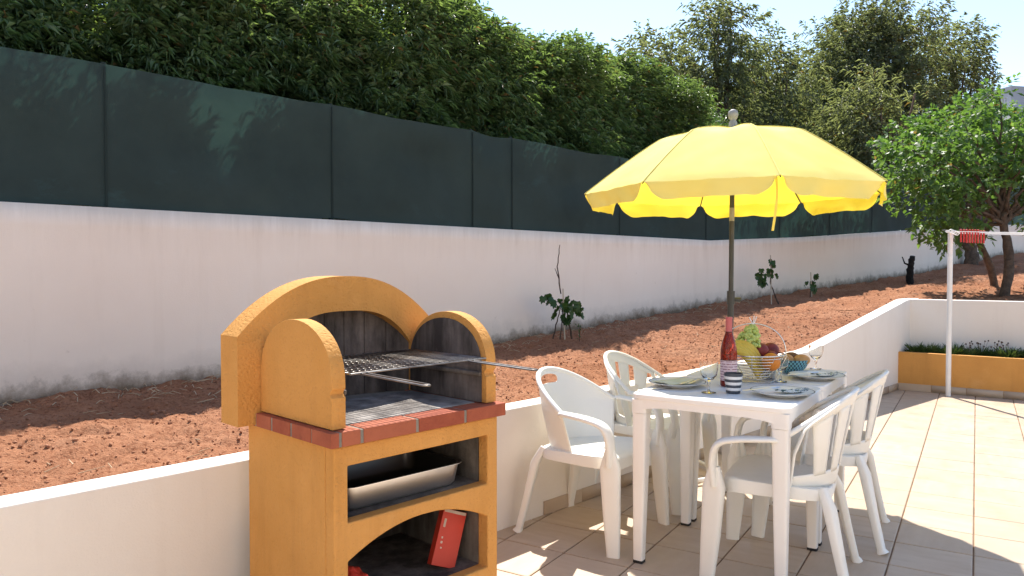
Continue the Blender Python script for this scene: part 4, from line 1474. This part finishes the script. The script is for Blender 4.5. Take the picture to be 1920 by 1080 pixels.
parasol()

# ------------------------------------------------------------------ tableware
ZT = .7435
def m_glass():
    t = NT('clear_glass').set(.02, 0, .5, 1.0, 1.45)
    t.col((.98, .99, .98))
    return t.m
M['glass'] = m_glass()
M['ceramic'] = simple('pale_stoneware', (.80, .80, .76), (.74, .74, .70), .3, 20)

def bottle():
    g = NT('rose_wine').set(.04, 0, .5, .80, 1.36)
    g.col((.40, .045, .025))
    root = empty('wine_bottle', (.997, 3.425, ZT), 0, 'tall rose wine bottle with pink capsule standing on the near table', 'bottle')
    prof = [(0, 0), (.034, 0), (.0375, .006), (.0375, .150), (.036, .170), (.029, .205), (.019, .238), (.0148, .252), (.0140, .30), (0, .30)]
    MB().lathe(prof, 28).build('bottle_body', g.m, root, smooth=50)
    pink = simple('pink_capsule', (.52, .13, .13), (.46, .10, .10), .4)
    MB().lathe([(.0150, .245), (.0150, .308), (.0155, .309), (.0155, .316), (.0145, .318), (0, .318)], 20).build('capsule', pink, root, smooth=50)
    t = NT('wine_label').set(.7)
    z = t.sep()[2]
    s = t.math('FRACT', t.math('MULTIPLY', z, 85.))
    msk = t.math('MULTIPLY', t.math('GREATER_THAN', s, .62), t.math('GREATER_THAN', t.noise(120, 1), .42))
    t.col(t.mix(msk, (.78, .60, .60), (.35, .16, .18)))
    MB().lathe([(.0379, .028), (.0379, .120)], 36).build('paper_label', t.m, root, smooth=50)
bottle()

def striped_cup():
    root = empty('striped_cup', (.962, 3.235, ZT), 0, 'blue and white striped tumbler on the near table', 'cup')
    r0, r1, h = .029, .040, .086
    def rr(z): return r0 + (r1 - r0) * (z / h)
    nb = 7
    for i in range(nb):
        z0 = h * i / nb; z1 = h * (i + 1) / nb
        e = .0012
        pr = [(rr(z0) - .004, z0), (rr(z0), z0), (rr((z0 + z1) / 2) + e, (z0 + z1) / 2), (rr(z1), z1), (rr(z1) - .004, z1)]
        MB().lathe(pr, 30, closed=False).build('band', M['cup_dark'] if i % 2 == 0 else M['cup_light'], root, smooth=40)
    MB().lathe([(0, .001), (rr(0) - .002, .001), (rr(0) - .002, .004), (0, .004)], 24).build('bottom', M['cup_dark'], root)
    MB().lathe([(rr(.004) - .0045, .004), (rr(h) - .0045, h - .0005)], 30).build('lining', M['cup_dark'], root, smooth=40)
striped_cup()

def wine_glass(x, y, label, s=1.):
    root = empty('wine_glass', (x, y, ZT), 0, label, 'glass', 'stemmed wine glasses')
    o = [(0, 0), (.030, 0), (.030, .002), (.010, .005), (.0055, .010), (.0048, .03), (.008, .042), (.0065, .048), (.020, .058), (.033, .075), (.0375, .098), (.0385, .128), (.0375, .128), (.0365, .098), (.032, .077), (.018, .061), (0, .058)]
    MB().lathe([(a * s, b * s) for a, b in o], 28).build('glass_body', M['glass'], root, smooth=60)
wine_glass(.857, 3.240, 'clear stemmed wine glass at the front edge, left of the striped cup', 1.03)
wine_glass(1.283, 3.555, 'clear stemmed wine glass in front of the blue bread bowl', .98)
wine_glass(1.640, 4.020, 'clear stemmed wine glass at the far table, right of the bread bowl', .98)

def plate(x, y, label, napkin, rz):
    root = empty('plate', (x, y, ZT), rz, label, 'plate', 'stoneware plates')
    MB().lathe([(0, .004), (.075, .004), (.085, .007), (.125, .019), (.131, .0205), (.1315, .0225), (.126, .0225), (.084, .0115), (.074, .0085), (0, .0085)], 40).build('dish', M['ceramic'], root, smooth=50)
    MB().lathe([(.070, 0), (.072, .004), (.066, .004), (.066, 0)], 30).build('foot_ring', M['ceramic'], root, smooth=50)
    MB().lathe([(.1265, .0229), (.1305, .0231)], 40).build('rim_line', M['cup_dark'], root)
plate(.760, 3.425, 'stoneware plate with a yellow napkin, left on the near table', 0, 0)
plate(1.150, 3.165, 'stoneware plate with a patterned napkin at the near right corner', 0, 0)
plate(1.495, 3.655, 'stoneware plate with a patterned napkin on the far table', 0, 0)

def napkin(x, y, z, rz, patterned, label, w=.055, l=.15):
    t = NT('napkin_cloth').set(.85, 0, .1)
    if patterned:
        n = t.noise(75, 3, .6, stretch=(1, .6, 1))
        t.col(t.ramp(n, [(.42, (.05, .10, .10)), (.48, (.70, .70, .66)), (.58, (.78, .77, .72)), (.62, (.30, .34, .12))], 'CONSTANT'))
    else:
        t.col(t.ramp(t.noise(9), [(.4, (.72, .68, .42)), (.6, (.78, .74, .50))]))
    def fn(u, v):
        return ((u - .5) * w, (v - .5) * l, .004 * noise.noise(Vector((u * 3, v * 5, x * 9))) + .004 + .004 * (abs(v - .5) * 2) ** 2 + .004 * (1 - (2 * u - 1) ** 2))
    o = MB().grid(fn, 10, 20).build('napkin', t.m, None, smooth=180, solid=.005)
    o.location = (x, y, z); o.rotation_euler = (0, 0, rz)
    tag(o, label, 'napkin', 'folded napkins')
napkin(.745, 3.44, ZT + .011, R(-58), False, 'pale yellow folded napkin on the left plate', .12, .17)
napkin(1.205, 3.185, ZT + .012, R(-72), True, 'dark leaf patterned napkin on the near right plate')
napkin(1.555, 3.68, ZT + .012, R(-72), True, 'dark leaf patterned napkin on the far plate')

def fork(x, y, z, rz, label, tilt=0):
    root = empty('fork', (x, y, z), rz, label, 'fork', 'steel forks')
    root.rotation_euler = (tilt, 0, rz)
    MB().sweep([(0, -.10, .002), (0, -.03, .003), (0, .03, .006), (0, .05, .004)], [(.006, .0012), (.0035, .0014), (.0035, .0014), (.009, .001)], 8, side=(1, 0, 0)).build('handle', M['steel'], root, smooth=60)
    mb = MB()
    for k in (-1.5, -.5, .5, 1.5):
        mb.sweep([(k * .0055, .048, .004), (k * .0055, .075, .003), (k * .0055, .095, .006)], .0012, 5)
    mb.build('tines', M['steel'], root)
fork(.812, 3.385, ZT + .026, R(-38), 'steel fork lying on the yellow napkin')
fork(.845, 3.40, ZT + .026, R(-34), 'steel dessert fork at the right edge of the left plate')
def knife(x, y, z, rz, label):
    root = empty('knife', (x, y, z), rz, label, 'knife', 'steel knives')
    MB().sweep([(0, -.10, .002), (0, 0, .003), (0, .01, .003)], [(.006, .002), (.005, .002), (.004, .0015)], 8, side=(1, 0, 0)).build('handle', M['steel'], root, smooth=60)
    MB().prism([[(-.004, .01), (.006, .01), (.008, .06), (.003, .10), (-.004, .105)]], lambda a, b, d: (a, b, d), .002, .0032).build('blade', M['steel'], root)
knife(.640, 3.325, ZT + .001, R(-62), 'steel knife on the near table front edge beside the left plate')
fork(1.06, 3.16, ZT + .026, R(-68), 'steel fork on the rim of the near right plate')
fork(1.42, 3.63, ZT + .026, R(-68), 'steel fork on the far plate')

BK = Vector((1.165, 3.600, ZT))
def fruit_basket():
    root = empty('fruit_basket', BK, R(-20), 'round wire fruit basket with tall hoop handle on the near table', 'basket')
    def ring(r_, z, w, n=36):
        return [(r_ * math.cos(2 * PI * k / n), r_ * math.sin(2 * PI * k / n), z) for k in range(n + 1)], w
    mb = MB()
    for k in range(9):
        f = k / 8
        r_ = .062 + .083 * f ** .7; z = .014 + .116 * f
        p, w = ring(r_, z, 0); mb.sweep(p, .0017 if k < 8 else .003, 6, side=(0, 0, 1))
    for k in range(8):
        a = 2 * PI * k / 8
        mb.sweep([(.03 * math.cos(a), .03 * math.sin(a), .012), (.062 * math.cos(a), .062 * math.sin(a), .014), (.114 * math.cos(a), .114 * math.sin(a), .072), (.145 * math.cos(a), .145 * math.sin(a), .13)], .0016, 6)
    tag(mb.build('wire_bowl', M['wire'], root, smooth=60), kind='stuff')
    mb = MB()
    hp = []
    for k in range(25):
        a = PI * k / 24
        hp.append((.15 * math.cos(a) * (1 if abs(math.cos(a)) < .98 else 1), 0, .12 + .155 * math.sin(a) ** .8))
    mb.sweep([(.10, 0, .003)] + hp + [(-.10, 0, .003)], .0028, 8, side=(0, 1, 0))
    mb.build('hoop', M['wire'], root, smooth=60)
    mb = MB()
    for (x0, y0, x1, y1) in ((-.10, 0, -.08, .08), (-.10, 0, -.08, -.08), (.10, 0, .08, .08), (.10, 0, .08, -.08), (-.08, -.08, .08, -.08)):
        mb.sweep([(x0, y0, .003), (x1, y1, .003)], .0028, 6)
    mb.build('feet', M['wire'], root, smooth=60)
    for k, (dx, dz) in enumerate(((-.014, .0), (.003, .008), (.012, .004))):
        MB().sweep([(0, 0, .27), (dx * .6, 0, .285), (dx * 1.3, 0, .305 + dz)], .0022, 6).build('hook', M['white_metal'], root)
fruit_basket()

def fruit():
    ban = NT('banana_skin').set(.5)
    c = ban.ramp(ban.noise(14, 4, .6), [(.35, (.60, .40, .04)), (.6, (.68, .50, .07))])
    ban.col(ban.mix(ban.ramp(ban.noise(60, 3), [(.66, 0.), (.74, .8)]), c, (.16, .08, .03)))
    names = ['topmost banana', 'second banana from the top', 'third banana from the top', 'lowest banana']
    camx = XV
    for k in range(4):
        o = (-.045 - .008 * k, -.055 + .0 * k, 0)
        pts = []
        for i in range(13):
            f = i / 12
            a = R(-20) + f * R(95)
            x = -.095 + .135 * f - k * .016 + .018 * math.sin(f * PI) + .004 * k * f
            z = .190 - .140 * f ** 1.25 - k * .010 + .020 * math.sin(f * PI)
            y = -.030 - .013 * k + .008 * math.sin(f * PI)
            pts.append(BK + Vector((x, y, z)))
        sec = []
        for i in range(13):
            f = i / 12
            r_ = .0185 * min(1, (math.sin(PI * min(1, max(0, f * .94 + .03))) ** .42)) if .04 < f < .97 else .005
            sec.append((r_, r_))
        b = MB().sweep(pts, sec, 8, power=2.4).build('banana', ban.m, None, smooth=50)
        tag(b, 'yellow banana in the wire basket, ' + names[k], 'banana', 'bananas in the basket')
    orange = NT('orange_peel').set(.45); orange.col((.68, .22, .022)); orange.bump(orange.noise(220, 2), .3, .002)
    p = BK + Vector((.062, -.075, .098))
    tag(MB().ball(p, .043, 20, 14).build('orange', orange.m, None, smooth=180), 'round orange at the right front of the wire basket', 'orange')
    peach = NT('dark_peach').set(.6); peach.col(peach.ramp(peach.noise(22, 4), [(.35, (.13, .02, .022)), (.6, (.24, .035, .03)), (.75, (.40, .14, .05))]))
    for (dx, dy, dz, r_, l) in ((.040, .015, .142, .040, 'dark red peach above the orange, leaning on the basket hoop'), (.106, .060, .140, .040, 'dark red peach at the right rim of the basket'), (.085, -.005, .112, .034, 'dark red peach half hidden behind the orange')):
        tag(MB().ball(BK + Vector((dx, dy, dz)), r_, 18, 12, (1, 1, .93)).build('peach', peach.m, None, smooth=180), l, 'peach', 'peaches in the basket')
    gr = NT('green_grape').set(.25, 0, .5, 0, 1.38); gr.col((.50, .58, .16))
    gr.b.inputs['Subsurface Weight'].default_value = .25; gr.b.inputs['Subsurface Radius'].default_value = (.01, .012, .004)
    rng = random.Random(6)
    root = empty('grape_bunch', BK + Vector((.004, .035, .150)), 0, 'bunch of green grapes piled on the bananas under the hoop', 'grapes')
    mb = MB()
    for i in range(150):
        z = rng.uniform(0, 1) ** 1.25
        a = rng.uniform(0, 6.28); w = (.062 * (1 - z ** 1.3) ** .8 + .008)
        q = w * math.sqrt(rng.uniform(.3, 1))
        mb.ball((q * math.cos(a) - .02 * (1 - z), q * math.sin(a), z * .115 + rng.uniform(-.004, .004)), rng.uniform(.0095, .0125), 8, 6)
    tag(mb.build('berries', gr.m, root, smooth=180), kind='stuff')
    MB().sweep([(0, 0, .09), (.006, 0, .14)], .0022, 6).build('stalk', M['stem'], root)
fruit()

def bread():
    t = NT('blue_woven_bowl').set(.5)
    x = t.sep()
    an = t.math('ARCTAN2', x[1], x[0])
    s1 = t.math('FRACT', t.math('ADD', t.math('MULTIPLY', an, 4.2), t.math('MULTIPLY', x[2], 45.)))
    s2 = t.math('FRACT', t.math('SUBTRACT', t.math('MULTIPLY', an, 4.2), t.math('MULTIPLY', x[2], 45.)))
    lat = t.math('MAXIMUM', t.math('LESS_THAN', s1, .36), t.math('LESS_THAN', s2, .36))
    t.col(t.mix(lat, (.02, .045, .075), (.20, .47, .55)))
    c = Vector((1.452, 3.862, ZT))
    root = empty('bread_bowl', c, 0, 'blue lattice patterned bowl holding bread rolls', 'bowl')
    MB().lathe([(0, .0), (.038, .0), (.045, .004), (.070, .032), (.086, .072), (.083, .072), (.067, .034), (.042, .008), (0, .006)], 36).build('bowl_wall', t.m, root, smooth=50)
    bun = NT('bread_crust').set(.65); bun.col(bun.ramp(bun.noise(18, 4), [(.3, (.44, .20, .06)), (.7, (.66, .40, .17))])); bun.bump(bun.noise(40), .3, .004)
    dk = NT('dark_bread_crust').set(.7); dk.col(dk.ramp(dk.noise(18, 4), [(.3, (.10, .045, .02)), (.7, (.20, .10, .045))]))
    for (dx, dy, dz, m, l) in ((-.040, -.018, .072, bun.m, 'golden bread roll at the left of the blue bowl'), (.040, -.028, .070, bun.m, 'golden bread roll at the right of the blue bowl'), (.008, .030, .076, dk.m, 'dark brown bread roll at the back of the blue bowl')):
        tag(MB().ball(c + Vector((dx, dy, dz)), .040, 18, 12, (1.05, .95, .72)).build('bread_roll', m, None, smooth=180), l, 'bread roll', 'bread rolls in the bowl')
    t = NT('lattice_glaze').set(.35)
    x = t.sep(); an = t.math('ARCTAN2', x[1], x[0])
    s1 = t.math('FRACT', t.math('ADD', t.math('MULTIPLY', an, 5.), t.math('MULTIPLY', x[2], 90.)))
    s2 = t.math('FRACT', t.math('SUBTRACT', t.math('MULTIPLY', an, 5.), t.math('MULTIPLY', x[2], 90.)))
    t.col(t.mix(t.math('MAXIMUM', t.math('LESS_THAN', s1, .3), t.math('LESS_THAN', s2, .3)), (.06, .075, .095), (.70, .70, .68)))
    root = empty('patterned_cup', (1.262, 3.665, ZT), 0, 'small dark cup with white lattice pattern beside the fruit basket', 'cup')
    MB().lathe([(0, 0), (.030, 0), (.033, .004), (.037, .068), (.034, .068), (.030, .006), (0, .006)], 30).build('cup_wall', t.m, root, smooth=50)
bread()

# ------------------------------------------------------------------ washing line
def washing_line():
    base = Vector((4.41, 7.52, 0))
    root = empty('washing_line_post', base, 0, 'white metal washing line post standing on the terrace tiles', 'post')
    h = 1.665
    MB().lathe([(.0, .0), (.024, .0), (.024, h), (.0, h)], 16).build('tube', M['white_metal'], root, smooth=50)
    a = PX.normalized(); b = PY.normalized()
    MB().sweep([tuple(b * -.32 + Vector((0, 0, h - .015))), tuple(b * .32 + Vector((0, 0, h - .015)))], .014, 10).build('cross_arm', M['white_metal'], root, smooth=50)
    hooks = (-.28, -.10, .10, .28)
    for s in hooks:
        q = b * s
        pts = []
        for k in range(13):
            t = 2 * PI * k / 12
            pts.append(tuple(q + a * (.030 + .018 * math.cos(t)) + Vector((0, 0, h - .015 + .018 * math.sin(t)))))
        MB().sweep(pts, .004, 6, side=tuple(b)).build('hook_ring', M['white_metal'], root, smooth=60)
    far = a * 2.6
    root2 = copy_tree(root)
    root2.location = base + far; root2.rotation_euler = (0, 0, 0)
    tag(root2, 'white washing line post beyond the right edge', 'post')
    names = ['nearest white washing line running off to the right', 'second white washing line, holding the red pegs', 'third white washing line behind the pegs', 'farthest white washing line']
    for i, s in enumerate(hooks):
        pts = []
        for k in range(21):
            f = k / 20
            q = base + b * s + a * .045 + (far - a * .045) * f
            pts.append((q.x, q.y, h - .015 - .06 * 4 * f * (1 - f) * .7))
        o = MB().sweep(pts, .0032, 6).build('washing_line', M['white_metal'], None, smooth=60)
        tag(o, names[i], 'line', 'washing lines')
    red = simple('red_peg_plastic', (.62, .035, .030), (.5, .025, .02), .4)
    rng = random.Random(4)
    for i in range(14):
        s = hooks[1] if i % 2 == 0 else hooks[2]
        f = (.10 + .012 * (i // 2) * 1.35) / 2.6 * 1.0 + (.03 if i % 2 else .0)
        f = (.10 + .024 * (i // 2) + (.035 if i % 2 else 0)) / 2.6
        q = base + b * s + far * f
        z = h - .015 - .06 * 4 * f * (1 - f) * .7
        pr = empty('clothes_peg', (q.x, q.y, z), math.atan2(b.y, b.x) + rng.uniform(-.2, .2), 'red plastic clothes peg in the cluster at the post end of the lines', 'peg', 'red clothes pegs on the washing line')
        for sy in (-1, 1):
            MB().prism([[(sy * .002, -.095), (sy * .013, -.095), (sy * .010, -.02), (sy * .018, .030), (sy * .012, .033), (sy * .003, .006)]], lambda p, r_, d: (p, d, r_), -.006, .006).build('jaw', red, pr)
washing_line()

# ------------------------------------------------------------------ the neighbouring house far off on the right
def house():
    wall = simple('grey_house_wall', (.36, .38, .42), (.32, .34, .38), .8, .5)
    root = empty('far_house', (30.2, 42, 1.5), R(12), 'flat roofed grey house far off behind the fruit tree', 'house')
    MB().box(-3.0, 9, 0, 8, -1.6, 7.9).build('wall', wall, root)
    MB().box(-3.2, 9.2, -.2, 8.2, 7.9, 8.2).build('roof', M['cup_light'], root)
    MB().box(-1.7, 6, 1, 7, 8.2, 10.2).build('roof_storey', wall, root)
    wn_ = MB().box(.5, 2.2, -.06, .04, 4.6, 6.1).build('window', M['cup_dark'], root)
    MB().box(.4, 2.3, -.12, -.062, 4.45, 4.6).build('sill', M['cup_light'], wn_)
house()

bounce_facade()
